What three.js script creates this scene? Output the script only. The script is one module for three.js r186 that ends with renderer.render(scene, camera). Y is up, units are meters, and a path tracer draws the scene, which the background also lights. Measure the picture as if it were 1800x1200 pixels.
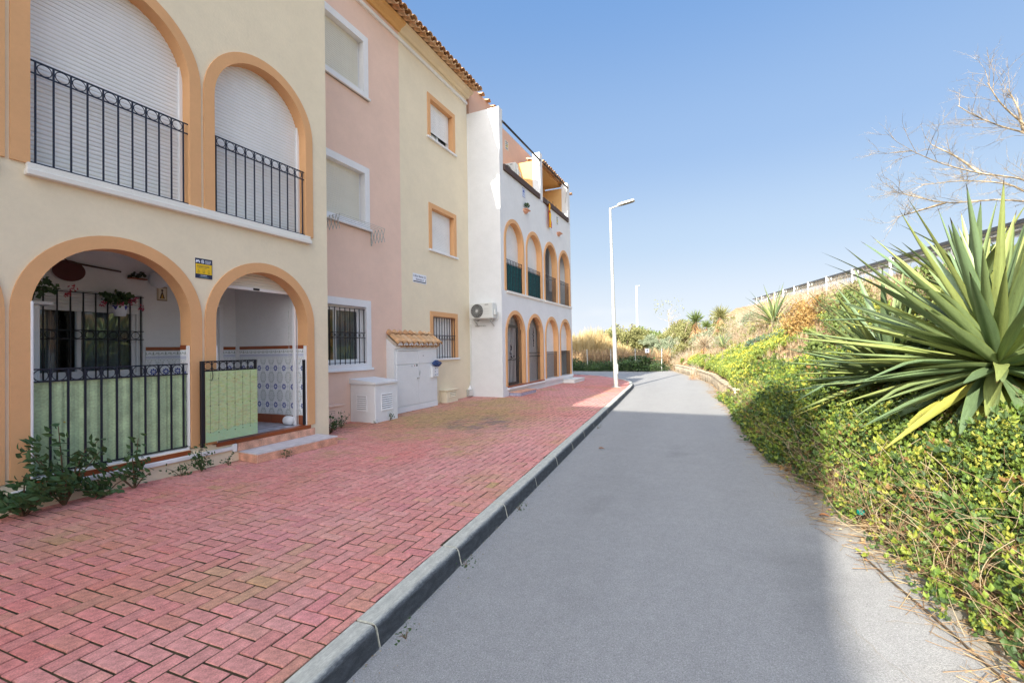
import * as THREE from 'three';
import { mergeGeometries, mergeVertices } from 'three/addons/utils/BufferGeometryUtils.js';
import { ImprovedNoise } from 'three/addons/math/ImprovedNoise.js';

// ---------- camera, sky, sun, exposure ----------
const scene = new THREE.Scene();
const camera = new THREE.PerspectiveCamera(73.74, 1024 / 682, 0.05, 1500);
camera.position.set(0, 1.5, 0);
camera.rotation.order = 'YXZ';
camera.rotation.set(0.01501, 0.42499, -0.0165);
const renderer = new THREE.WebGLRenderer({ antialias: true });
renderer.setSize(1024, 682);
renderer.toneMapping = THREE.LinearToneMapping;
renderer.toneMappingExposure = 4.9;
renderer.shadowMap.enabled = true;
const SUN_DIR = new THREE.Vector3(-0.15, 0.537, 1).normalize();   // towards the low winter sun behind the houses
const SKY_GAIN = 0.40;
{
  const W = 1024, Hh = 512, data = new Float32Array(W * Hh * 4), nz = new ImprovedNoise();
  // clear winter sky: colour by height, a soft brightening round the sun, thin low cloud streaks
  const stops = [[0, 0.80, 0.83, 0.88], [4, 0.71, 0.785, 0.87], [12, 0.51, 0.66, 0.85], [22, 0.345, 0.52, 0.81], [38, 0.205, 0.395, 0.76], [60, 0.19, 0.34, 0.70], [90, 0.18, 0.32, 0.67]];
  for (let j = 0; j < Hh; j++) {
    const el = ((j + 0.5) / Hh - 0.5) * 180, e = Math.max(el, 0);
    let k = 0; while (k < stops.length - 2 && e > stops[k + 1][0]) k++;
    const a = stops[k], b = stops[k + 1], f = THREE.MathUtils.smoothstep(e, a[0], b[0]) * 0.4 + 0.6 * (e - a[0]) / (b[0] - a[0]);
    for (let i = 0; i < W; i++) {
      const az = ((i + 0.5) / W - 0.5) * 2 * Math.PI, c = Math.cos(el * Math.PI / 180);
      const x = c * Math.cos(az), y = Math.sin(el * Math.PI / 180), z = c * Math.sin(az);
      const cg = x * SUN_DIR.x + y * SUN_DIR.y + z * SUN_DIR.z, g = Math.acos(THREE.MathUtils.clamp(cg, -1, 1)) * 180 / Math.PI;
      const chi = g * Math.PI / 180, lobe = 16 * Math.max(0, Math.exp(-3 * Math.max(chi, 0.15)) - 0.009), air = 0.49 + 0.15 * cg * cg, o = (j * W + i) * 4;   // molecular and haze scattering round the sun, as in the CIE clear sky
      const haze = [0.50, 0.475, 0.43];
      const cl = Math.max(0, nz.noise(x * 9, el * 0.55, z * 9) * 0.9 + nz.noise(x * 23, el * 1.4, z * 23) * 0.5 - 0.12) * Math.max(0, 1 - Math.abs(el - 3.2) / 3) * 0.5;
      for (let q = 0; q < 3; q++) { const v = a[q + 1] + (b[q + 1] - a[q + 1]) * f; data[o + q] = ((v + (0.92 - v) * Math.min(0.6, cl)) * air + haze[q] * lobe) * SKY_GAIN; }
      data[o + 3] = 1;
    }
  }
  const sky = new THREE.DataTexture(data, W, Hh, THREE.RGBAFormat, THREE.FloatType);
  sky.mapping = THREE.EquirectangularReflectionMapping; sky.magFilter = THREE.LinearFilter; sky.needsUpdate = true;
  scene.background = sky; scene.environment = sky;
}
const sun = new THREE.DirectionalLight(new THREE.Color(1, 0.93, 0.80), 2.15);
sun.position.copy(SUN_DIR).multiplyScalar(80).add(new THREE.Vector3(-2, 0, -16));
sun.target.position.set(-2, 0, -16);
sun.castShadow = true; sun.shadow.mapSize.set(4096, 4096); sun.shadow.radius = 1;
Object.assign(sun.shadow.camera, { left: -45, right: 45, top: 45, bottom: -45, near: 1, far: 220 });
scene.add(sun, sun.target);

// ---------- helpers ----------
let seed = 7;
const rnd = () => { seed = (seed + 0x6d2b79f5) | 0; let t = Math.imul(seed ^ (seed >>> 15), 1 | seed); t = (t + Math.imul(t ^ (t >>> 7), 61 | t)) ^ t; return ((t ^ (t >>> 14)) >>> 0) / 4294967296; };
const rr = (a, b) => a + (b - a) * rnd();
const PN = new ImprovedNoise();
const noise = (x, y = 0, z = 0) => PN.noise(x + 31.7, y + 11.3, z + 57.1);
const fbm = (x, y, z = 0, o = 4) => { let s = 0, a = 0.5, f = 1; for (let i = 0; i < o; i++) { s += a * noise(x * f, y * f, z + i * 7.3); a *= 0.5; f *= 2.03; } return s; };
const clamp = THREE.MathUtils.clamp, lerp = THREE.MathUtils.lerp, smooth = THREE.MathUtils.smoothstep;
const V = (x, y, z) => new THREE.Vector3(x, y, z);
const taken = new Map();
const numbered = (n) => { const k = taken.get(n) ?? 0; taken.set(n, k + 1); return k ? n + '_' + String(k).padStart(3, '0') : n; };
function shadows(o) { o.traverse((m) => { if (m.isMesh) { m.castShadow = true; m.receiveShadow = true; } }); return o; }
// uv in metres from the dominant axis of each face
function metric(g) {
  g = g.index ? g.toNonIndexed() : g;
  if (!g.attributes.normal) g.computeVertexNormals();
  const p = g.attributes.position, n = g.attributes.normal, uv = new Float32Array(p.count * 2), a = V(0, 0, 0), b = V(0, 0, 0), c = V(0, 0, 0);
  for (let i = 0; i < p.count; i += 3) {
    a.fromBufferAttribute(p, i); b.fromBufferAttribute(p, i + 1).sub(a); c.fromBufferAttribute(p, i + 2).sub(a); b.cross(c);
    const ax = Math.abs(b.x), ay = Math.abs(b.y), az = Math.abs(b.z);
    for (let k = i; k < i + 3; k++) {
      const x = p.getX(k), y = p.getY(k), z = p.getZ(k);
      if (ax >= ay && ax >= az) { uv[k * 2] = -z; uv[k * 2 + 1] = y; } else if (ay >= az) { uv[k * 2] = x; uv[k * 2 + 1] = z; } else { uv[k * 2] = x; uv[k * 2 + 1] = y; }
    }
  }
  g.setAttribute('uv', new THREE.BufferAttribute(uv, 2));
  return g;
}
const strip = (g) => { g = g.index ? g.toNonIndexed() : g; for (const k of Object.keys(g.attributes)) if (!['position', 'normal', 'uv'].includes(k)) g.deleteAttribute(k); return g; };
function join(list) { return list.length === 1 ? strip(list[0]) : mergeGeometries(list.map(strip), false); }
function mesh(name, geo, mat, parent, metricUV = true) {
  let g = Array.isArray(geo) ? join(geo) : geo;
  if (metricUV) g = metric(g);
  const m = new THREE.Mesh(g, mat); m.name = parent === scene ? numbered(name) : name;
  parent.add(m); return m;
}
const things = [];
function thing(name, label, category, base = [0, 0, 0], group) {
  const o = new THREE.Group(); o.name = numbered(name); scene.add(o);
  o.userData.label = label; o.userData.category = category; if (group) o.userData.group = group;
  o.userData_base = base; things.push(o); return o;   // geometry is written in world coordinates and moved to the base at the end
}
function tag(o, label, category, group, kind) { if (label) o.userData.label = label; if (category) o.userData.category = category; if (group) o.userData.group = group; if (kind) o.userData.kind = kind; return o; }
function struct(name, geo, mat, label, metricUV = true) { const m = mesh(name, geo, mat, scene, metricUV); m.userData.kind = 'structure'; if (label) m.userData.label = label; return m; }
// box between two corners with a small chamfer (12 triangles without, 44 with)
function box(x0, x1, y0, y1, z0, z1, c = 0) {
  if (x0 > x1) [x0, x1] = [x1, x0]; if (y0 > y1) [y0, y1] = [y1, y0]; if (z0 > z1) [z0, z1] = [z1, z0];
  const cx = (x0 + x1) / 2, cy = (y0 + y1) / 2, cz = (z0 + z1) / 2, hx = (x1 - x0) / 2, hy = (y1 - y0) / 2, hz = (z1 - z0) / 2;
  c = Math.min(c, hx * 0.9, hy * 0.9, hz * 0.9);
  if (c <= 0) { const g = new THREE.BoxGeometry(hx * 2, hy * 2, hz * 2); g.translate(cx, cy, cz); return strip(g); }
  const P = [], quad = (a, b, d, e) => P.push(...a, ...b, ...d, ...a, ...d, ...e), tr = (a, b, d) => P.push(...a, ...b, ...d);
  const v = (sx, sy, sz, k) => [cx + sx * (hx - (k === 0 ? 0 : c)), cy + sy * (hy - (k === 1 ? 0 : c)), cz + sz * (hz - (k === 2 ? 0 : c))];
  for (const s of [-1, 1]) {
    const f = (a, b, d, e) => (s > 0 ? quad(a, b, d, e) : quad(e, d, b, a));
    f(v(s, -1, 1, 0), v(s, -1, -1, 0), v(s, 1, -1, 0), v(s, 1, 1, 0));
    f(v(-1, s, 1, 1), v(1, s, 1, 1), v(1, s, -1, 1), v(-1, s, -1, 1));
    f(v(-1, -1, s, 2), v(1, -1, s, 2), v(1, 1, s, 2), v(-1, 1, s, 2));
  }
  const edge = (a, b, d, e, n) => { const u = [b[0] - a[0], b[1] - a[1], b[2] - a[2]], w = [d[0] - a[0], d[1] - a[1], d[2] - a[2]]; const q = (u[1] * w[2] - u[2] * w[1]) * n[0] + (u[2] * w[0] - u[0] * w[2]) * n[1] + (u[0] * w[1] - u[1] * w[0]) * n[2]; q > 0 ? quad(a, b, d, e) : quad(e, d, b, a); };
  for (const s of [-1, 1]) for (const t of [-1, 1]) {
    edge(v(s, t, -1, 0), v(s, t, 1, 0), v(s, t, 1, 1), v(s, t, -1, 1), [s, t, 0]);
    edge(v(s, -1, t, 0), v(s, 1, t, 0), v(s, 1, t, 2), v(s, -1, t, 2), [s, 0, t]);
    edge(v(-1, s, t, 1), v(1, s, t, 1), v(1, s, t, 2), v(-1, s, t, 2), [0, s, t]);
    for (const r of [-1, 1]) { const a = v(s, t, r, 0), b = v(s, t, r, 1), d = v(s, t, r, 2); s * t * r > 0 ? tr(a, b, d) : tr(a, d, b); }
  }
  const g = new THREE.BufferGeometry(); g.setAttribute('position', new THREE.Float32BufferAttribute(P, 3)); g.setAttribute('uv', new THREE.Float32BufferAttribute(new Float32Array(P.length / 3 * 2), 2)); g.computeVertexNormals(); return g;
}
function rod(a, b, r0, r1 = r0, seg = 8, caps = true) {
  const d = b.clone().sub(a), l = d.length(), g = new THREE.CylinderGeometry(r1, r0, l, seg, 1, !caps);
  g.applyQuaternion(new THREE.Quaternion().setFromUnitVectors(V(0, 1, 0), d.normalize())); g.translate((a.x + b.x) / 2, (a.y + b.y) / 2, (a.z + b.z) / 2); return strip(g);
}
function bar(a, b, t) { // square bar
  const d = b.clone().sub(a), l = d.length(), g = new THREE.BoxGeometry(t, l, t);
  g.applyQuaternion(new THREE.Quaternion().setFromUnitVectors(V(0, 1, 0), d.normalize())); g.translate((a.x + b.x) / 2, (a.y + b.y) / 2, (a.z + b.z) / 2); return strip(g);
}
function tube(pts, r, seg = 6, n = pts.length * 4) { return strip(new THREE.TubeGeometry(new THREE.CatmullRomCurve3(pts), n, r, seg, false)); }
function ring(c, R, r, axis = 'x', n = 22) { const g = new THREE.TorusGeometry(R, r, 5, n); if (axis === 'x') g.rotateY(Math.PI / 2); if (axis === 'y') g.rotateX(Math.PI / 2); g.translate(c.x, c.y, c.z); return strip(g); }
// a plate parallel to the facades: shape drawn in (distance along the street, height), from x = xb to x = xb + depth
function plate(shape, xb, depth, cs = 16) { const g = new THREE.ExtrudeGeometry(shape, { depth, bevelEnabled: false, curveSegments: cs }); g.rotateY(Math.PI / 2); g.translate(xb, 0, 0); return strip(g); }
function plateZ(shape, zb, depth, cs = 16) { const g = new THREE.ExtrudeGeometry(shape, { depth, bevelEnabled: false, curveSegments: cs }); g.translate(0, 0, zb); return strip(g); }
const rect = (P, s0, s1, y0, y1) => { P.moveTo(s0, y0); P.lineTo(s1, y0); P.lineTo(s1, y1); P.lineTo(s0, y1); P.lineTo(s0, y0); return P; };
function archPath(P, c, hw, y0, spring, rise = hw) {   // an opening with a round head
  P.moveTo(c - hw, y0); P.lineTo(c + hw, y0); P.lineTo(c + hw, spring);
  for (let i = 1; i <= 28; i++) { const a = Math.PI * i / 28; P.lineTo(c + hw * Math.cos(a), spring + rise * Math.sin(a)); }
  P.lineTo(c - hw, y0); return P;
}
function canvasTex(w, h, draw, rep) {
  const c = document.createElement('canvas'); c.width = w; c.height = h; draw(c.getContext('2d'), w, h);
  const t = new THREE.CanvasTexture(c); t.colorSpace = THREE.SRGBColorSpace; t.wrapS = t.wrapT = THREE.RepeatWrapping; if (rep) t.repeat.set(rep, rep); return t;
}
// tiling grey noise in a DataTexture: fn(u, v) -> 0..1, u and v in cycles that wrap
function dataTex(n, fn, rep, srgb = false) {
  const d = new Uint8Array(n * n * 4);
  for (let j = 0; j < n; j++) for (let i = 0; i < n; i++) { const v = fn(i / n, j / n), o = (j * n + i) * 4; for (let q = 0; q < 3; q++) d[o + q] = clamp((Array.isArray(v) ? v[q] : v) * 255, 0, 255); d[o + 3] = 255; }
  const t = new THREE.DataTexture(d, n, n); t.wrapS = t.wrapT = THREE.RepeatWrapping; t.magFilter = THREE.LinearFilter; t.minFilter = THREE.LinearMipmapLinearFilter; t.generateMipmaps = true; t.repeat.set(rep, rep); if (srgb) t.colorSpace = THREE.SRGBColorSpace; t.needsUpdate = true; return t;
}
// gradient noise that wraps: f lattice cells per tile
const PG = (() => { let q = 12345; const t = []; for (let i = 0; i < 512; i++) { q = (Math.imul(q, 1103515245) + 12345) & 0x7fffffff; const a = (q >>> 4) / 134217728 * 6.2832; t.push([Math.cos(a), Math.sin(a)]); } return t; })();
const tn = (u, v, f, s = 0) => { f = Math.max(2, Math.round(f)); const x = u * f, y = v * f, x0 = Math.floor(x), y0 = Math.floor(y), fx = x - x0, fy = y - y0, w = (t) => t * t * t * (t * (t * 6 - 15) + 10), hsh = (i, j) => { i = ((i % f) + f) % f; j = ((j % f) + f) % f; let k = Math.imul(i + 17 * s + 1, 374761393) ^ Math.imul(j + 31 * s + 3, 668265263); k = Math.imul(k ^ (k >>> 13), 1274126177); return PG[(k ^ (k >>> 16)) & 511]; }, d = (i, j) => { const g = hsh(x0 + i, y0 + j); return g[0] * (fx - i) + g[1] * (fy - j); }; return 1.5 * lerp(lerp(d(0, 0), d(1, 0), w(fx)), lerp(d(0, 1), d(1, 1), w(fx)), w(fy)); };
function white2(n, s0) { let s = s0; const a = new Float32Array(n * n); for (let i = 0; i < a.length; i++) { s = (Math.imul(s, 1664525) + 1013904223) | 0; a[i] = (s >>> 8) / 16777216; } return (u, v) => a[(Math.floor(v * n) % n) * n + (Math.floor(u * n) % n)]; }
const lin = (r, g, b) => new THREE.Color().setRGB(r, g, b);
const std = (o) => new THREE.MeshStandardMaterial(o), phys = (o) => new THREE.MeshPhysicalMaterial(o);

// ---------- materials ----------
const wn = white2(512, 77), wn2 = white2(512, 991);
const stuccoBump = dataTex(512, (u, v) => 0.5 + 0.30 * tn(u, v, 40) + 0.22 * tn(u, v, 110, 3) + 0.10 * (wn(u, v) - 0.5), 1 / 1.3);
const stuccoTint = (f) => dataTex(512, (u, v) => { const k = 0.98 + 0.014 * tn(u, v, 5, 2) + 0.010 * tn(u, v, 17, 5) + 0.008 * tn(u, v, 60, 7) + 0.012 * (wn(u, v) - 0.5); return [k * f[0], k * f[1], k * f[2]]; }, 1 / 3.1, true);
const tintA = stuccoTint([1, 1, 1]);
const render_ = (c, b = 0.002) => std({ color: c, map: tintA, bumpMap: stuccoBump, bumpScale: b, roughness: 0.92 });
const M = {};
M.cream = render_(lin(0.87, 0.755, 0.555)); M.creamB = render_(lin(0.87, 0.76, 0.565));
M.pink = render_(lin(0.87, 0.625, 0.505)); M.white = render_(lin(0.79, 0.80, 0.81), 0.0025);
M.orange = render_(lin(0.76, 0.42, 0.20), 0.002); M.trimWhite = render_(lin(0.86, 0.86, 0.87), 0.002);
M.porch = render_(lin(0.80, 0.80, 0.80), 0.003); M.sill = render_(lin(0.83, 0.80, 0.74), 0.002);
M.terracePink = render_(lin(0.74, 0.47, 0.35)); M.terraceOrange = render_(lin(0.78, 0.48, 0.20));
M.shutter = std({ color: lin(0.87, 0.87, 0.865), map: tintA, roughness: 0.45 }); M.shutterCream = std({ color: lin(0.78, 0.75, 0.64), map: tintA, roughness: 0.5 });
M.alu = std({ color: lin(0.83, 0.83, 0.84), roughness: 0.35 });
M.iron = std({ color: lin(0.012, 0.013, 0.02), roughness: 0.42, metalness: 0.2 });
M.ironBlue = std({ color: lin(0.014, 0.017, 0.034), roughness: 0.4, metalness: 0.2 });
M.glass = phys({ color: lin(0.9, 0.94, 0.95), transmission: 1, thickness: 0, roughness: 0.02, ior: 1.5 });
M.dark = std({ color: lin(0.02, 0.02, 0.022), roughness: 0.9 });
M.tileBrown = std({ color: lin(0.30, 0.075, 0.022), map: tintA, roughness: 0.3 });
M.terracotta = std({ color: lin(0.88, 0.50, 0.36), map: dataTex(256, (u, v) => { const k = 0.86 + 0.12 * tn(u, v, 7, 4) + 0.08 * tn(u, v, 40, 8) + 0.06 * wn(u, v); return [k, k * 0.97, k * 0.95]; }, 1 / 0.7, true), roughness: 0.75 });
M.stepTop = std({ color: lin(0.74, 0.69, 0.71), map: dataTex(256, (u, v) => { const k = 0.92 + 0.07 * tn(u, v, 6, 6) + 0.06 * tn(u, v, 50, 1); return k; }, 1 / 0.6, true), roughness: 0.7 });
M.roofTile = [lin(0.80, 0.50, 0.26), lin(0.70, 0.40, 0.20), lin(0.86, 0.60, 0.36), lin(0.78, 0.54, 0.32)].map((c) => std({ color: c, map: M.terracotta.map, roughness: 0.85 }));
M.mortar = std({ color: lin(0.55, 0.47, 0.38), map: tintA, roughness: 0.95 });
M.cabinet = std({ color: lin(0.83, 0.84, 0.85), map: tintA, bumpMap: stuccoBump, bumpScale: 0.001, roughness: 0.6 });
M.greyPlastic = std({ color: lin(0.70, 0.71, 0.68), roughness: 0.5 });
M.steel = std({ color: lin(0.55, 0.56, 0.56), roughness: 0.42, metalness: 0.75 });
M.galv = std({ color: lin(0.62, 0.63, 0.60), roughness: 0.55, metalness: 0.35, map: dataTex(256, (u, v) => 0.85 + 0.2 * tn(u, v, 14, 9) + 0.08 * wn(u, v), 1 / 0.5, true) });
M.wood = std({ color: lin(0.075, 0.04, 0.028), roughness: 0.7 });
// ---------- the ground: soil sheet, road, pavement with kerb and pavers, embankment ----------
const groundTint = dataTex(512, (u, v) => { const k = 0.75 + 0.35 * tn(u, v, 8, 1) + 0.25 * tn(u, v, 37, 3) + 0.18 * (wn(u, v) - 0.5); return [k, k * 0.97, k * 0.9]; }, 1 / 2.3, true);
const groundBump = dataTex(256, (u, v) => 0.5 + 0.4 * tn(u, v, 22, 3) + 0.25 * (wn(u, v) - 0.5), 1 / 0.9);
M.soil = std({ color: lin(0.30, 0.22, 0.14), map: groundTint, bumpMap: groundBump, bumpScale: 0.03, roughness: 1, vertexColors: true });
function coloured(g, fn) { const p = g.attributes.position, c = new Float32Array(p.count * 3); for (let i = 0; i < p.count; i++) { const v = fn(p.getX(i), p.getY(i), p.getZ(i)); c.set(v, i * 3); } g.setAttribute('color', new THREE.BufferAttribute(c, 3)); return g; }
{
  const g = new THREE.PlaneGeometry(900, 900, 60, 60); g.rotateX(-Math.PI / 2); g.translate(0, -0.17, -150);
  struct('ground', coloured(metric(g), (x, y, z) => { const k = 0.9 + 0.6 * fbm(x * 0.05, z * 0.05); return [0.95 * k, 1.1 * k, 0.8 * k]; }), M.soil, 'dry soil stretching away beyond the road', false);
}
const kerbX = (z) => -1.708 + 0.0812 * z;
// road
const asphalt = dataTex(1024, (u, v) => { const s = wn2(u, v), k = 0.80 + 0.015 * tn(u, v, 7, 2) + 0.02 * tn(u, v, 26, 6) + 0.06 * tn(u, v, 170, 4) + 0.16 * (s - 0.5) + (s > 0.985 ? 0.12 : 0) - (s < 0.02 ? 0.12 : 0); return [k, k * 0.99, k * 0.97]; }, 1 / 1.6, true);
const asphaltBump = dataTex(512, (u, v) => 0.4 + 0.5 * (wn2(u, v) - 0.5) + 0.4 * tn(u, v, 160, 3), 1 / 0.8);
M.asphalt = std({ color: lin(0.505, 0.515, 0.535), map: asphalt, bumpMap: asphaltBump, bumpScale: 0.004, roughness: 0.88, vertexColors: true });
const EDGE = [[9, 2.55], [2, 2.0], [-2, 1.52], [-3.2, 1.38], [-4.4, 1.18], [-5.2, 1.06], [-8, 0.72], [-12.6, 0.45], [-17, 0.0], [-20.6, -0.3], [-24, -0.95], [-28.2, -1.92], [-30.7, -2.6], [-34, -3.4], [-42, -4.5], [-60, -6], [-90, -8]];
const edgeX = (z) => { for (let i = 0; i < EDGE.length - 1; i++) if (z >= EDGE[i + 1][0] || i === EDGE.length - 2) { const a = EDGE[i], b = EDGE[i + 1]; return a[1] + (b[1] - a[1]) * (z - a[0]) / (b[0] - a[0]); } return EDGE[0][1]; };
let road;
{
  const g = new THREE.PlaneGeometry(64, 58, 360, 330); g.rotateX(-Math.PI / 2); g.translate(-28, -0.12, -3.6);
  const p = g.attributes.position; for (let i = 0; i < p.count; i++) p.setY(i, -0.12 + 0.006 * fbm(p.getX(i) * 0.7, p.getZ(i) * 0.35));
  g.computeVertexNormals();
  road = struct('road', coloured(metric(g), (x, y, z) => {
    const wheel = Math.min(Math.abs(x - (kerbX(z) + edgeX(z)) / 2 - 0.72), Math.abs(x - (kerbX(z) + edgeX(z)) / 2 + 0.72)), k = 0.98 + 0.10 * fbm(x * 0.9, z * 0.16, 3) + 0.05 * fbm(x * 3.1, z * 2.2, 9) - 0.05 * Math.exp(-((wheel / 0.22) ** 2)) * (0.7 + fbm(x, z * 0.5, 17)) - 0.22 * Math.max(0, fbm(x * 1.1, z * 0.9, 27) - 0.16), sand = clamp(3 * (0.32 - (edgeX(z) - x) + 0.9 * fbm(x * 2.3, z * 1.4, 51) + 0.35 * fbm(x * 9, z * 9, 53)), 0, 1), worn = 0.15 * sand, oil = clamp(2.2 * (Math.exp(-(((x - 0.55) / 0.3) ** 2 + ((z + 3.6) / 0.9) ** 2)) + 0.8 * Math.exp(-(((x + 0.6) / 0.25) ** 2 + ((z + 7.4) / 0.8) ** 2)) + 0.7 * Math.exp(-(((x + 1.2) / 0.2) ** 2 + ((z + 4.6) / 0.5) ** 2)) - 0.45 + 0.9 * fbm(x * 4.5, z * 4.5, 57)), 0, 1) * 0.17;
    return [k * (1 + worn * 0.7) * (1 - oil), k * (1 - worn * 0.2) * (1 - oil), k * (1 - worn * 1.6) * (1 - oil)];
  }), M.asphalt, 'worn pale asphalt lane running past the houses', false);
  // cracks in the surface: narrow dark slots
  const P = [], ribbon = (pts, w) => { for (let i = 0; i < pts.length - 1; i++) { const [a, b] = [pts[i], pts[i + 1]], dx = b[0] - a[0], dz = b[1] - a[1], l = Math.hypot(dx, dz) || 1, nx = -dz / l, nz = dx / l, w0 = w * (0.5 + rnd()), w1 = w * (0.5 + rnd()); P.push(a[0] + nx * w0, -0.1135, a[1] + nz * w0, a[0] - nx * w0, -0.1135, a[1] - nz * w0, b[0] - nx * w1, -0.1135, b[1] - nz * w1, a[0] + nx * w0, -0.1135, a[1] + nz * w0, b[0] - nx * w1, -0.1135, b[1] - nz * w1, b[0] + nx * w1, -0.1135, b[1] + nz * w1); } };
  const walk = (x, z, dx, dz, n) => { const o = [[x, z]]; for (let i = 0; i < n; i++) { x += dx + rr(-0.025, 0.025); z += dz + rr(-0.012, 0.012); o.push([x, z]); } return o; };
  ribbon(walk(1.12, -1.9, -0.012, -0.045, 34), 0.0014); ribbon(walk(0.85, -3.3, 0.05, -0.006, 6), 0.0025); ribbon(walk(0.55, -5.5, -0.012, -0.06, 40), 0.002);
  ribbon(walk(-0.9, -6.2, 0.07, -0.012, 12), 0.002); ribbon(walk(-1.1, -15.2, 0.1, -0.05, 12), 0.004);
  const cg = new THREE.BufferGeometry(); cg.setAttribute('position', new THREE.Float32BufferAttribute(P, 3)); cg.computeVertexNormals();
  mesh('crack', cg, std({ color: lin(0.30, 0.27, 0.24), roughness: 1, side: THREE.DoubleSide }), road);
}
// pavement and kerb
const kerbLine = new THREE.CatmullRomCurve3([V(kerbX(8), 0, 8), V(kerbX(2), 0, 2), V(kerbX(-4), 0, -4), V(kerbX(-10), 0, -10), V(kerbX(-16), 0, -16), V(-3.18, 0, -18), V(-3.55, 0, -19.9), V(-4.62, 0, -22), V(-6.2, 0, -23.8), V(-8.3, 0, -24.7), V(-14, 0, -24.9), V(-22, 0, -24.9)], false, 'centripetal');
const kerbPts = kerbLine.getSpacedPoints(500);
const insidePave = (x, z) => { // right-hand limit of the paving at z (or false past the corner)
  if (z > -16) return x < kerbX(z);
  let inside = false; const poly = kerbPts; for (let i = 0, j = poly.length - 1; i < poly.length; j = i++) { const a = poly[i], b = poly[j]; if ((a.z > z) !== (b.z > z) && x < (b.x - a.x) * (z - a.z) / (b.z - a.z) + a.x) inside = !inside; }
  return inside && z > -24.9;
};
M.bed = std({ color: lin(0.105, 0.085, 0.045), map: groundTint, bumpMap: groundBump, bumpScale: 0.006, roughness: 1, vertexColors: true });
const pavement = (() => {
  const s = new THREE.Shape(); s.moveTo(-22, 8); for (const p of kerbPts) s.lineTo(p.x, p.z); s.lineTo(-22, 8);
  const g = new THREE.ShapeGeometry(s, 4); g.rotateX(Math.PI / 2); // shape y becomes world z, facing down: flip
  const ix = g.index.array; for (let i = 0; i < ix.length; i += 3) { const t = ix[i]; ix[i] = ix[i + 1]; ix[i + 1] = t; }
  g.translate(0, -0.0065, 0); g.computeVertexNormals();
  return struct('pavement', coloured(metric(g), (x, y, z) => [1, 1, 1]), M.bed, 'pavement of red clay-coloured pavers along the houses', false);
})();
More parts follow.
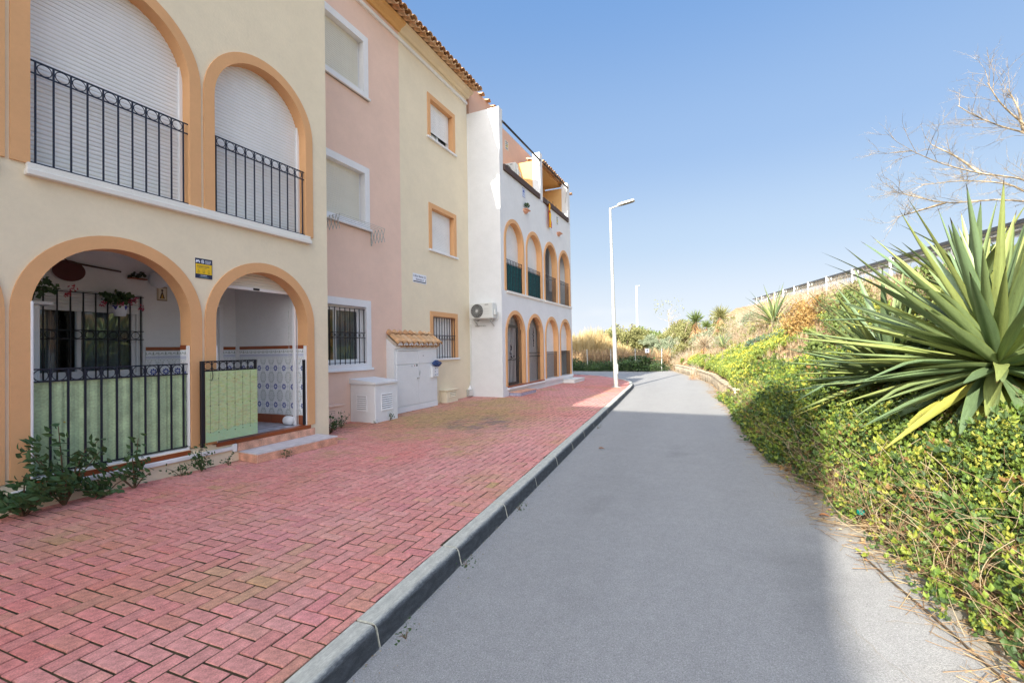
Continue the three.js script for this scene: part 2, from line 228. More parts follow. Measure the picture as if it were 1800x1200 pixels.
{
  const cut = [[0, 0], [0.105, 0], [0.122, -0.008], [0.134, -0.024], [0.165, -0.16], [0, -0.16]], len = [0]; for (let i = 1; i < 5; i++) len[i] = len[i - 1] + Math.hypot(cut[i][0] - cut[i - 1][0], cut[i][1] - cut[i - 1][1]);
  const kerbTex = dataTex(512, (u, v) => {
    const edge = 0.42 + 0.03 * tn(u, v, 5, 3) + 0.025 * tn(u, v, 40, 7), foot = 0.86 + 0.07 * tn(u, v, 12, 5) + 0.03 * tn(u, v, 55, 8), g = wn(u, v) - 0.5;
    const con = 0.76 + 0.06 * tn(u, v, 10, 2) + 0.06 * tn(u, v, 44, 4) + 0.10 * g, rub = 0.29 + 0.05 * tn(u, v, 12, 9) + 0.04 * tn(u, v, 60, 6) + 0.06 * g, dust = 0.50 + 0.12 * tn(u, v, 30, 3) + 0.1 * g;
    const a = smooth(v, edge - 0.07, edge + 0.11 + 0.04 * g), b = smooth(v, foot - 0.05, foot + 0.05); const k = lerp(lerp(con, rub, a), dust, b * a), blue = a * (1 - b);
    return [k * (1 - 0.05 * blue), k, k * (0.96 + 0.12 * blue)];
  }, 1, true);
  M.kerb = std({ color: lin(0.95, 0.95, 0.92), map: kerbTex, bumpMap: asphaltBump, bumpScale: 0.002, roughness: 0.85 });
  const stone = (L, off) => { const P = [], U = [], N = cut.length, total = len[4]; const q = (a, b, c, d, ua, ub, uc, ud) => { P.push(...a, ...b, ...c, ...a, ...c, ...d); U.push(...ua, ...ub, ...uc, ...ua, ...uc, ...ud); };
    for (let i = 0; i < 4; i++) { const [x0, y0] = cut[i], [x1, y1] = cut[i + 1], v0 = 0.01 + 0.98 * len[i] / total, v1 = 0.01 + 0.98 * len[i + 1] / total; q([x0, y0, 0], [x0, y0, L], [x1, y1, L], [x1, y1, 0], [off, v0], [off + L, v0], [off + L, v1], [off, v1]); }
    for (const z of [0, L]) { const c0 = [0, -0.16, z]; for (let i = 0; i < 4; i++) { const a = [cut[i][0], cut[i][1], z], b = [cut[i + 1][0], cut[i + 1][1], z]; z ? P.push(...c0, ...b, ...a) : P.push(...c0, ...a, ...b); U.push(0, 0.2, 0.1, 0.2, 0.1, 0.3); } }
    const g = new THREE.BufferGeometry(); g.setAttribute('position', new THREE.Float32BufferAttribute(P, 3)); g.setAttribute('uv', new THREE.Float32BufferAttribute(U, 2)); g.computeVertexNormals(); return g; };
  const kerb = new THREE.Group(); kerb.name = 'kerb'; kerb.userData = { kind: 'structure', label: 'kerb of grey concrete stones between pavement and lane' }; scene.add(kerb);
  const L = 0.985, n = Math.floor(kerbLine.getLength() / 1.0), gs = [0, 0.37, 0.61, 0.83].map((o) => stone(L, o)), total = kerbLine.getLength();
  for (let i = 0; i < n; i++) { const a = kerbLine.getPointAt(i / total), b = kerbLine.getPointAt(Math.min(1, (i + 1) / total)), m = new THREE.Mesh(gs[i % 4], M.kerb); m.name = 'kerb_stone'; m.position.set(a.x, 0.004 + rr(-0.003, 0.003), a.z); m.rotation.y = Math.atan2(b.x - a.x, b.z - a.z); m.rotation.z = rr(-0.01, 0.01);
    // local +x must point to the road: the line runs towards -z, so turn the profile over
    m.scale.x = -1; kerb.add(m); }
  const mort = []; for (let i = 1; i < n; i++) { const a = kerbLine.getPointAt(i / total), b = kerbLine.getPointAt(Math.min(1, (i + 0.02) / total)); const g = new THREE.BoxGeometry(0.118, 0.14, 0.02); g.translate(-0.06, -0.078, -0.008); g.rotateY(Math.atan2(b.x - a.x, b.z - a.z)); g.translate(a.x, 0, a.z); mort.push(strip(g)); }
  mesh('mortar_joints', mort, std({ color: lin(0.16, 0.14, 0.11), map: groundTint, roughness: 1 }), kerb);
}
// pavers: 20 x 10 cm, laid in a herringbone
const moss = (x, z) => clamp(1.5 * Math.exp(-(((x + 5.3) / 1.5) ** 2 + ((z + 8.6) / 1.7) ** 2)) * (0.75 + 0.8 * fbm(x * 1.2, z * 1.2, 5)) + 1.1 * Math.exp(-(((x + 5.6) / 1.3) ** 2 + ((z + 11.3) / 1.1) ** 2)) * (0.7 + 0.7 * fbm(x, z, 2)) + Math.max(0, fbm(x * 0.9, z * 0.9, 4) - 0.05) * 1.4 + Math.max(0, fbm(x * 3.1, z * 3.1, 12) - 0.17) * 1.6, 0, 1);
const dirt = (x, z) => clamp(1.15 * Math.exp(-(((x + 4.45) / 0.75) ** 2 + ((z + 8.1) / 1.0) ** 2)) * (0.5 + 1.6 * fbm(x * 2.2, z * 2.2, 8)) + Math.max(0, fbm(x * 1.3, z * 1.3, 14) - 0.2) * 1.3, 0, 1);
{
  const W = 0.1025, gap = 0.0125, ang = -0.045, ca = Math.cos(ang), sa = Math.sin(ang), list = [];
    for (let i = -90; i < 270; i++) for (let j = -60; j < 60; j++) {
    const k = (((i - j) % 4) + 4) % 4; if (k !== 0 && k !== 3) continue;
    const along = k === 0, cu = along ? i + 1 : i + 0.5, cv = along ? j + 0.5 : j + 1;   // u along the street, v across it
    const u = cu * W, v = cv * W, x = -4.0 + v * ca + u * sa, z = -u * ca + v * sa;
    if (z > 1.2 || z < -24.8 || x > -1.6 || x < -11) continue;
    if (z > -5.9 && x < -6.2) continue; if (z <= -5.9 && z > -12.7 && x < -7.25) continue; if (z <= -12.7 && z > -19.9 && x < -6.1) continue; if (z < -19.9 && x < -9.5) continue;
    let hw = along ? W / 2 : W, cx = x;
    if (!insidePave(x + hw + 0.004, z)) { // cut at the kerb
      let lim = -99; for (let q = -hw; q <= hw; q += hw / 10) if (insidePave(x + q, z)) lim = q; if (lim < -hw + 0.03) continue; cx = x + (lim - hw) / 2 - 0.004; hw = (lim + hw) / 2;
    }
    list.push({ x: cx, z, hx: hw - gap / 2, hz: (along ? W : W / 2) - gap / 2, r: rnd(), d: Math.hypot(x, z) + (x < -6.3 ? 5 : 0), y: rr(-0.003, 0.003) + 0.006 * fbm(x * 0.8, z * 0.8, 66), along });
  }
  const cosY = Math.cos(camera.rotation.y), sinY = Math.sin(camera.rotation.y);
  for (const p of list) { const zc = -p.x * sinY - p.z * cosY, xc = p.x * cosY - p.z * sinY; p.seen = zc > 0.5 && Math.abs(xc / zc) < 1.12 && 1.5 / zc < 0.78; }
  list.sort((a, b) => (a.seen === b.seen ? a.d - b.d : a.seen ? -1 : 1));
  const paverTex = dataTex(512, (u, v) => { const k = 0.88 + 0.10 * tn(u, v, 14, 3) + 0.10 * tn(u, v, 70, 6) + 0.20 * (wn(u, v) - 0.5); return [k, k * 0.985, k * 0.97]; }, 1 / 0.55, true);
  const paverBump = dataTex(256, (u, v) => 0.5 + 0.3 * tn(u, v, 60, 3) + 0.4 * (wn(u, v) - 0.5), 1 / 0.25);
  const pm = (c) => std({ color: c, map: paverTex, bumpMap: paverBump, bumpScale: 0.002, roughness: 0.9 });
  const tone = (p) => { // fired colour of this paver, then lichen and soot that grow on it
    const m = moss(p.x, p.z), d = dirt(p.x, p.z), r = p.r, far = clamp(0.55 + 2.2 * fbm(p.x * 0.4, p.z * 0.4, 90), 0, 1); const e = 1 + 0.13 * (((r * 7.3) % 1) - 0.5), w = 0.05 * (((r * 13.7) % 1) - 0.5); let c = [0.83 * e, (0.315 + 0.075 * far + w) * e, (0.28 + 0.09 * far + w * 0.6) * e];
    const o = [0.58, 0.43, 0.17], s = [0.26, 0.20, 0.20], mm = clamp(m * (0.55 + 0.75 * ((r * 3.7) % 1)), 0, 0.8), dd = clamp(d * (0.5 + 0.8 * ((r * 5.1) % 1)), 0, 0.75);
    return c.map((q, i) => lerp(lerp(q, o[i], mm), s[i], dd));
  };
  const block = (hx, hz, y, x, z, deep) => { // chamfered top, short sides
    const c = 0.0035, P = [], U = []; const T = [[-hx + c, 0, -hz + c], [hx - c, 0, -hz + c], [hx - c, 0, hz - c], [-hx + c, 0, hz - c]], E = [[-hx, -c, -hz], [hx, -c, -hz], [hx, -c, hz], [-hx, -c, hz]], B = E.map((e) => [e[0], -0.03, e[2]]);
    const q = (a, b, d, e) => { for (const t of [a, d, b, a, e, d]) { P.push(t[0] + x, t[1] + y, t[2] + z); U.push(t[0] + x * 1.37, t[2] + z * 1.31); } };
    q(...T); for (let i = 0; i < 4; i++) { const n = (i + 1) % 4; q(T[i], E[i], E[n], T[n]); if (deep) q(E[i], B[i], B[n], E[n]); }
    const g = new THREE.BufferGeometry(); g.setAttribute('position', new THREE.Float32BufferAttribute(P, 3)); g.setAttribute('uv', new THREE.Float32BufferAttribute(U, 2)); g.computeVertexNormals(); return g;
  };
  const near = list.slice(0, 300), rest = list.slice(300), cache = new Map(), mats = new Map();
  for (const p of near) {
    const key = p.hx.toFixed(3) + '_' + p.hz.toFixed(3); if (!cache.has(key)) cache.set(key, block(p.hx, p.hz, 0, 0, 0, true));
    const c = tone(p).map((v) => Math.round(v * 36) / 36), mk = c.join(); if (!mats.has(mk)) mats.set(mk, pm(lin(...c)));
    const m = new THREE.Mesh(cache.get(key), mats.get(mk)); m.name = 'paver'; m.position.set(p.x, p.y, p.z); m.rotation.set(rr(-0.014, 0.014), 0.045 + rr(-0.014, 0.014), rr(-0.014, 0.014)); pavement.add(m);
  }
  const gs = rest.map((p) => { const g = block(p.hx, p.hz, 0, 0, 0, p.d < 9); g.rotateY(0.045 + (p.r - 0.5) * 0.026); g.rotateX((((p.r * 17) % 1) - 0.5) * 0.026); g.translate(p.x, p.y, p.z); const n = g.attributes.position.count, c = tone(p), a = new Float32Array(n * 3); for (let i = 0; i < n; i++) a.set(c, i * 3); g.setAttribute('color', new THREE.BufferAttribute(a, 3)); const uv = g.attributes.uv; for (let i = 0; i < n; i++) uv.setXY(i, uv.getX(i) + p.r * 3, uv.getY(i) + p.r * 5); return g; });
  const field = new THREE.Mesh(mergeGeometries(gs, false), Object.assign(pm(lin(1, 1, 1)), { vertexColors: true })); field.name = 'paver_field'; field.userData.kind = 'stuff'; pavement.add(field);
  console.log('pavers', list.length);
}
// embankment
const crestX = (z) => 5.9 + 0.0395 * (z + 16) * 1 - (z < -60 ? 0 : 0), crestH = (z) => 4.0 + 0.0603 * (-24.4 - z);
function hillY(x, z) {
  const e = edgeX(z), d = x - e, w = Math.max(crestX(z) - e, 3), H = Math.max(crestH(z), 1.6);
  if (d <= 0) return -0.13 + 0.02 * Math.max(d, -1);
  const t = clamp(d / w, 0, 1), wallLift = 0.42 * smooth(-z, 13.5, 16) * (1 - smooth(-z, 29.5, 32)) * smooth(d, 0.14, 0.22);
  let y = -0.12 + wallLift + (H - wallLift) * (0.82 * t + 0.18 * Math.sin(t * Math.PI / 2)) * smooth(d, -0.05, 0.35);
  y += 0.22 * fbm(x * 0.7, z * 0.5, 1) * smooth(d, 0.2, 1.2) * (1 - 0.8 * smooth(t, 0.85, 1)); if (t >= 1) y = H - 0.02 * (d - w);
  return y;
}
{
  const nz = 250, nd = 64, P = [], I = [];
  for (let i = 0; i <= nz; i++) { const z = 9 - 99 * Math.pow(i / nz, 1.25), e = edgeX(z); for (let j = 0; j <= nd; j++) { const d = -0.5 + 21 * Math.pow(j / nd, 1.5), x = e + d + 0.12 * fbm(z * 1.7, 3) * (d < 1 ? 1 : 0); P.push(x, hillY(x, z), z); } }
  for (let i = 0; i < nz; i++) for (let j = 0; j < nd; j++) { const a = i * (nd + 1) + j, b = a + nd + 1; I.push(a, a + 1, b, b, a + 1, b + 1); }
  const g = new THREE.BufferGeometry(); g.setAttribute('position', new THREE.Float32BufferAttribute(P, 3)); g.setIndex(I); g.computeVertexNormals();
  const gg = metric(g);
  struct('hill', coloured(gg, (x, y, z) => { const f = fbm(x * 0.9, z * 0.7, 6), k = 1.15 + 0.5 * f, pale = smooth(-z + 14 * fbm(x * 0.6, z * 0.5, 19), 15, 19); return [k * (1.1 + 0.9 * pale), k * (1.05 + 0.85 * pale), k * (0.95 + 0.75 * pale)]; }), M.soil, 'planted embankment of dry soil rising beside the lane', false);
}
// ---------- building kit ----------
// roller shutter filling s0..s1, y0..y1 (optionally with a round head): overlapping slats in one ribbed sheet
function shutterGeo(s0, s1, y0, y1, x, pitch = 0.045, head) {
  const P = [], rows = Math.max(2, Math.round((y1 - y0) / pitch)), h = (y1 - y0) / rows, prof = [[0, 0.001], [0.12, 0.006], [0.5, 0.009], [0.85, 0.006], [0.93, -0.003], [1, -0.003]];
  for (let r = 0; r < rows; r++) for (let k = 0; k < prof.length - 1; k++) {
    const ya = y0 + (r + prof[k][0]) * h, yb = y0 + (r + prof[k + 1][0]) * h, xa = x + prof[k][1], xb = x + prof[k + 1][1];
    const wd = (y) => { if (!head || y <= head.spring) return [s0, s1]; const q = Math.sqrt(Math.max(0, head.r * head.r - (y - head.spring) ** 2)); return [head.c - q, head.c + q]; };
    const [a0, a1] = wd(ya), [b0, b1] = wd(yb);
    P.push(xa, ya, -a0, xa, ya, -a1, xb, yb, -b1, xa, ya, -a0, xb, yb, -b1, xb, yb, -b0);
  }
  const g = new THREE.BufferGeometry(); g.setAttribute('position', new THREE.Float32BufferAttribute(P, 3)); g.computeVertexNormals(); g.setAttribute('uv', new THREE.Float32BufferAttribute(new Float32Array(P.length / 3 * 2), 2)); return g;
}
// iron railing in a plane of constant x, with a band of rings under the top rail; a group whose children are its bars
function railing(parent, name, s0, s1, y0, y1, x, n, { rings = true, band = 0.125, mat = M.ironBlue, ext = 0.05, t = 0.014, label, first, last } = {}) {
  const g = new THREE.Group(); g.name = name; parent.add(g); if (label) g.userData.label = label;
  for (const y of rings ? [y1, y1 - band, y0] : [y1, y0]) mesh('rail', box(x - 0.006, x + 0.006, y - 0.007, y + 0.007, -(s0 - ext), -(s1 + ext)), mat, g);
  if (!rings && band) mesh('rail', box(x - 0.006, x + 0.006, y1 - band - 0.007, y1 - band + 0.007, -(s0 - ext), -(s1 + ext)), mat, g);
  const a = first ?? s0, b = last ?? s1, st = (b - a) / (n - 1);
  for (let i = 0; i < n; i++) { const s = a + i * st; mesh('baluster', box(x - t / 2, x + t / 2, y0, y1, -(s - t / 2), -(s + t / 2)), mat, g); if (rings && i < n - 1) mesh('ring', ring(V(x, y1 - band / 2, -(s + st / 2)), Math.min(st / 2 - 0.012, band / 2 - 0.006), 0.0045), mat, g); }
  return g;
}
// arch surround with its reveal, from the back of the wall to a little proud of it
function archTrim(parent, c, hw, y0, spring, xf, thick, tw = 0.14) {
  const s = new THREE.Shape(); s.moveTo(c - hw - tw, y0); s.lineTo(c - hw, y0); s.lineTo(c - hw, spring);
  for (let i = 1; i <= 28; i++) { const a = Math.PI * (1 - i / 28); s.lineTo(c + hw * Math.cos(a), spring + hw * Math.sin(a)); }
  s.lineTo(c + hw, y0); s.lineTo(c + hw + tw, y0); s.lineTo(c + hw + tw, spring);
  for (let i = 1; i <= 28; i++) { const a = Math.PI * i / 28; s.lineTo(c + (hw + tw) * Math.cos(a), spring + (hw + tw) * Math.sin(a)); }
  return mesh('arch_surround', plate(s, xf - thick, thick + 0.022), M.orange, parent);
}
function facade(parent, s0, s1, y0, y1, xf, thick, mat, holes, label) {
  const s = rect(new THREE.Shape(), s0, s1, y0, y1); for (const h of holes) s.holes.push(h(new THREE.Path()));
  const m = mesh('wall', plate(s, xf - thick, thick), mat, parent); if (label) m.userData.label = label; return m;
}
// sliding window: frame, two sashes with panes, a dark room box behind with light net curtains
function window_(parent, s0, s1, y0, y1, x, { shutter = 0, mat = M.shutter, curtain = true, slatPitch = 0.045 } = {}) {
  const w = new THREE.Group(); w.name = 'window'; parent.add(w);
  const f = 0.05, fr = (a, b, c, d, xx, dp = 0.05) => [box(xx - dp, xx, c, d, -a, -(a + f), 0.004), box(xx - dp, xx, c, d, -(b - f), -b, 0.004), box(xx - dp, xx, c, c + f, -(a + f), -(b - f), 0.004), box(xx - dp, xx, d - f, d, -(a + f), -(b - f), 0.004)];
  mesh('frame', fr(s0, s1, y0, y1, x), M.alu, w);
  if (shutter < 1) {
    const m = (s0 + s1) / 2;
    for (const [a, b, xx] of [[s0 + 0.05, m + 0.03, x - 0.012], [m - 0.03, s1 - 0.05, x - 0.032]]) {
      const sash = mesh('sash', fr(a, b, y0 + 0.05, y1 - 0.05, xx, 0.02), M.alu, w);
      mesh('pane', box(xx - 0.013, xx - 0.009, y0 + 0.098, y1 - 0.098, -(a + 0.048), -(b - 0.048)), M.glass, w);
    }
    mesh('room', [box(x - 1.2, x - 1.15, y0 - 0.6, y1 + 0.2, -(s0 - 0.4), -(s1 + 0.4)), box(x - 1.2, x - 0.06, y1 + 0.2, y1 + 0.25, -(s0 - 0.4), -(s1 + 0.4)), box(x - 1.2, x - 0.06, y0 - 0.65, y0 - 0.6, -(s0 - 0.4), -(s1 + 0.4)), box(x - 1.2, x - 0.06, y0 - 0.6, y1 + 0.2, -(s0 - 0.45), -(s0 - 0.4)), box(x - 1.2, x - 0.06, y0 - 0.6, y1 + 0.2, -(s1 + 0.4), -(s1 + 0.45))], M.room, w);
    if (curtain) { const P = [], n = 90, xs = (i) => x - 0.16 + 0.018 * Math.sin(i * 0.9) + 0.01 * Math.sin(i * 2.3), ss = (i) => lerp(s0 - 0.05, s1 + 0.05, i / n); for (let i = 0; i < n; i++) { if (i > 34 && i < 50) continue; P.push(xs(i), y0, -ss(i), xs(i + 1), y0, -ss(i + 1), xs(i + 1), y1, -ss(i + 1), xs(i), y0, -ss(i), xs(i + 1), y1, -ss(i + 1), xs(i), y1, -ss(i)); } const g = new THREE.BufferGeometry(); g.setAttribute('position', new THREE.Float32BufferAttribute(P, 3)); g.computeVertexNormals(); mesh('curtain', g, M.net, w); }
  }
  if (shutter > 0) { const yb = lerp(y1 - 0.02, y0 + 0.01, shutter); mesh('roller_shutter', shutterGeo(s0 + 0.04, s1 - 0.04, yb + 0.05, y1, x + 0.012, slatPitch), mat, w); mesh('shutter_bottom_bar', box(x + 0.004, x + 0.022, yb, yb + 0.05, -(s0 + 0.04), -(s1 - 0.04), 0.004), mat, w); }
  return w;
}
M.room = std({ color: lin(0.16, 0.15, 0.14), roughness: 0.95, side: THREE.DoubleSide });
M.net = phys({ color: lin(0.22, 0.24, 0.27), roughness: 0.95, transmission: 0.35, thickness: 0, side: THREE.DoubleSide });
function surround(parent, s0, s1, y0, y1, xf, w, mat, proud = 0.02, reveal = 0.16, bottom = true) { // painted frame round a rectangular opening, with its reveal
  const s = rect(new THREE.Shape(), s0 - w, s1 + w, bottom ? y0 - w : y0, y1 + w), h = rect(new THREE.Path(), s0, s1, bottom ? y0 : y0 - 1, y1); 
  if (!bottom) { const q = new THREE.Shape(); q.moveTo(s0 - w, y0); q.lineTo(s0, y0); q.lineTo(s0, y1); q.lineTo(s1, y1); q.lineTo(s1, y0); q.lineTo(s1 + w, y0); q.lineTo(s1 + w, y1 + w); q.lineTo(s0 - w, y1 + w); q.lineTo(s0 - w, y0); return mesh('window_surround', plate(q, xf - reveal, reveal + proud), mat, parent); }
  s.holes.push(h); return mesh('window_surround', plate(s, xf - reveal, reveal + proud), mat, parent);
}
function grille(parent, s0, s1, y0, y1, x, n, bandY) { // window grille with one band of rings
  const g = new THREE.Group(); g.name = 'window_grille'; parent.add(g);
  const st = (s1 - s0) / (n - 1), t = 0.014, b = Math.min(0.12, st * 0.98);
  for (const y of [y0 + 0.01, y1 - 0.01, bandY, bandY + b]) mesh('rail', box(x - 0.005, x + 0.005, y - 0.006, y + 0.006, -(s0 - 0.04), -(s1 + 0.04)), M.iron, g);
  for (let i = 0; i < n; i++) { const s = s0 + i * st; mesh('grille_bar', box(x - t / 2, x + t / 2, y0 - 0.03, y1, -(s - t / 2), -(s + t / 2)), M.iron, g); if (i < n - 1) mesh('ring', ring(V(x, bandY + b / 2, -(s + st / 2)), Math.min(b, st) / 2 - 0.01, 0.0045), M.iron, g); }
  return g;
}
// barrel tile along +x from xa (high end, y ya) to xb (eave, y yb); up = cover tile, otherwise a pan
const tileCache = new Map();
function barrel(R0, R1, L, up) { const k = [R0, R1, L, up].join(); if (tileCache.has(k)) return tileCache.get(k); const P = [], I = [], n = 8; for (const [r, t] of [[0, 0], [1, 0], [1, 0.016], [0, 0.016]]) { const R = (r ? R1 : R0) - t; for (let i = 0; i <= n; i++) { const a = Math.PI * i / n; P.push(r * L, (up ? 1 : -1) * R * Math.sin(a) * 0.82, R * Math.cos(a)); } } const m = n + 1; for (let q = 0; q < 4; q++) for (let i = 0; i < n; i++) { const a = q * m + i, b = ((q + 1) % 4) * m + i; I.push(a, b, a + 1, a + 1, b, b + 1); } const g = new THREE.BufferGeometry(); g.setAttribute('position', new THREE.Float32BufferAttribute(P, 3)); g.setIndex(I); const o = g.toNonIndexed(); o.computeVertexNormals(); metric(o); tileCache.set(k, o); return o; }
M.tileBack = M.roofTile.map((m) => { const c = m.clone(); c.side = THREE.DoubleSide; return c; });
function tiledEave(parent, s0, s1, xe, ye, slope, courses, pitch, L) { // courses of cover and pan tiles from the eave up
  const n = Math.round((s1 - s0) / pitch), st = (s1 - s0) / n;
  for (let c = 0; c < courses; c++) for (let i = 0; i <= n; i++) for (const up of [false, true]) {
    if (!up && i === n) continue; const m = new THREE.Mesh(barrel(pitch * 0.42, pitch * 0.5, L, up), M.tileBack[Math.floor(rnd() * 4)]); m.name = 'roof_tile';
    const xx = xe - (c + 1) * L * 0.82; m.position.set(xx + rr(-0.012, 0.012), ye + (xe - xx) * slope + (up ? 0.045 : 0.03) + c * 0.004 + rr(-0.004, 0.004), -(s0 + (i + (up ? 0 : 0.5)) * st) + rr(-0.006, 0.006)); m.rotation.set(rr(-0.03, 0.03), rr(-0.03, 0.03), -Math.atan(slope) + rr(-0.02, 0.02)); parent.add(m);
  }
}
// glazed wall tiles: blue flower on white, and the border row; prints on real tiles
const azulejo = canvasTex(160, 240, (g, w, h) => {
  g.fillStyle = '#e9ecef'; g.fillRect(0, 0, w, h);
  g.strokeStyle = '#93a09c'; g.lineWidth = 3; g.fillStyle = '#a9b3ad';
  for (const [x, y] of [[0, 0], [w, 0], [0, h], [w, h]]) { for (let r = 18; r < 78; r += 15) { g.beginPath(); g.ellipse(x, y, r * 0.85, r * 1.15, 0, 0, 7); g.stroke(); } for (let a = 0; a < 12; a++) { g.beginPath(); g.arc(x + Math.cos(a * 0.524) * 46, y + Math.sin(a * 0.524) * 62, 6, 0, 7); g.fill(); } }
  g.strokeStyle = '#7d8f9a'; g.lineWidth = 2.5; for (const s of [-1, 1]) { g.beginPath(); g.moveTo(w / 2 + s * 44, h / 2 - 70); g.bezierCurveTo(w / 2 + s * 80, h / 2 - 25, w / 2 + s * 80, h / 2 + 25, w / 2 + s * 44, h / 2 + 70); g.stroke(); g.beginPath(); g.arc(w / 2 + s * 62, h / 2, 10, 0, 7); g.stroke(); }
  g.fillStyle = '#e9ecef'; g.beginPath(); g.ellipse(w / 2, h / 2, 50, 62, 0, 0, 7); g.fill();
  g.fillStyle = '#33459a'; for (let a = 0; a < 8; a++) { g.save(); g.translate(w / 2, h / 2); g.rotate(a * Math.PI / 4); g.beginPath(); g.ellipse(0, -27, 8.5, 13, 0, 0, 7); g.fill(); g.restore(); }
  g.fillStyle = '#5666ad'; g.beginPath(); g.arc(w / 2, h / 2, 5, 0, 7); g.fill();
  for (let i = 0; i < 500; i++) { g.fillStyle = `rgba(120,130,130,${0.05 * rnd()})`; g.fillRect(rnd() * w, rnd() * h, 3, 3); }
});
const azulejoBorder = canvasTex(160, 150, (g, w, h) => {
  g.fillStyle = '#e9ecef'; g.fillRect(0, 0, w, h); g.strokeStyle = '#77877f'; g.lineWidth = 4; g.fillStyle = '#8d9a92';
  for (let x = 0; x <= w; x += 80) { g.beginPath(); g.arc(x, 20, 34, 0.2, 2.94); g.stroke(); g.beginPath(); g.moveTo(x, 8); g.lineTo(x + 10, 40); g.lineTo(x, 52); g.lineTo(x - 10, 40); g.fill(); g.beginPath(); g.arc(x + 40, 34, 8, 0, 7); g.stroke(); }
  g.fillStyle = '#9aa4c4'; g.fillRect(0, 74, w, 4); g.fillRect(0, 104, w, 4); g.strokeStyle = '#5a68a6'; g.lineWidth = 3; for (let x = 10; x < w; x += 20) { g.beginPath(); g.arc(x, 91, 7, 0, 7); g.stroke(); }
  g.strokeStyle = '#8c9993'; g.lineWidth = 3; for (let x = 0; x <= w; x += 40) { g.beginPath(); g.arc(x, 146, 24, 3.3, 6.1); g.stroke(); }
});
M.azulejo = std({ map: azulejo, roughness: 0.22 }); M.azulejoBorder = std({ map: azulejoBorder, roughness: 0.22 });
function tilePiece(parent, name, w, h, pos, facing, mat, uvw = 1) { // facing 'z' or 'x'
  const g = new THREE.BoxGeometry(w - 0.003, h - 0.003, 0.008), uv = g.attributes.uv; if (uvw !== 1) for (let i = 0; i < uv.count; i++) uv.setX(i, uv.getX(i) * uvw);
  const m = new THREE.Mesh(g, mat); m.name = name; m.position.copy(pos); if (facing === 'x') m.rotation.y = Math.PI / 2; parent.add(m); return m;
}

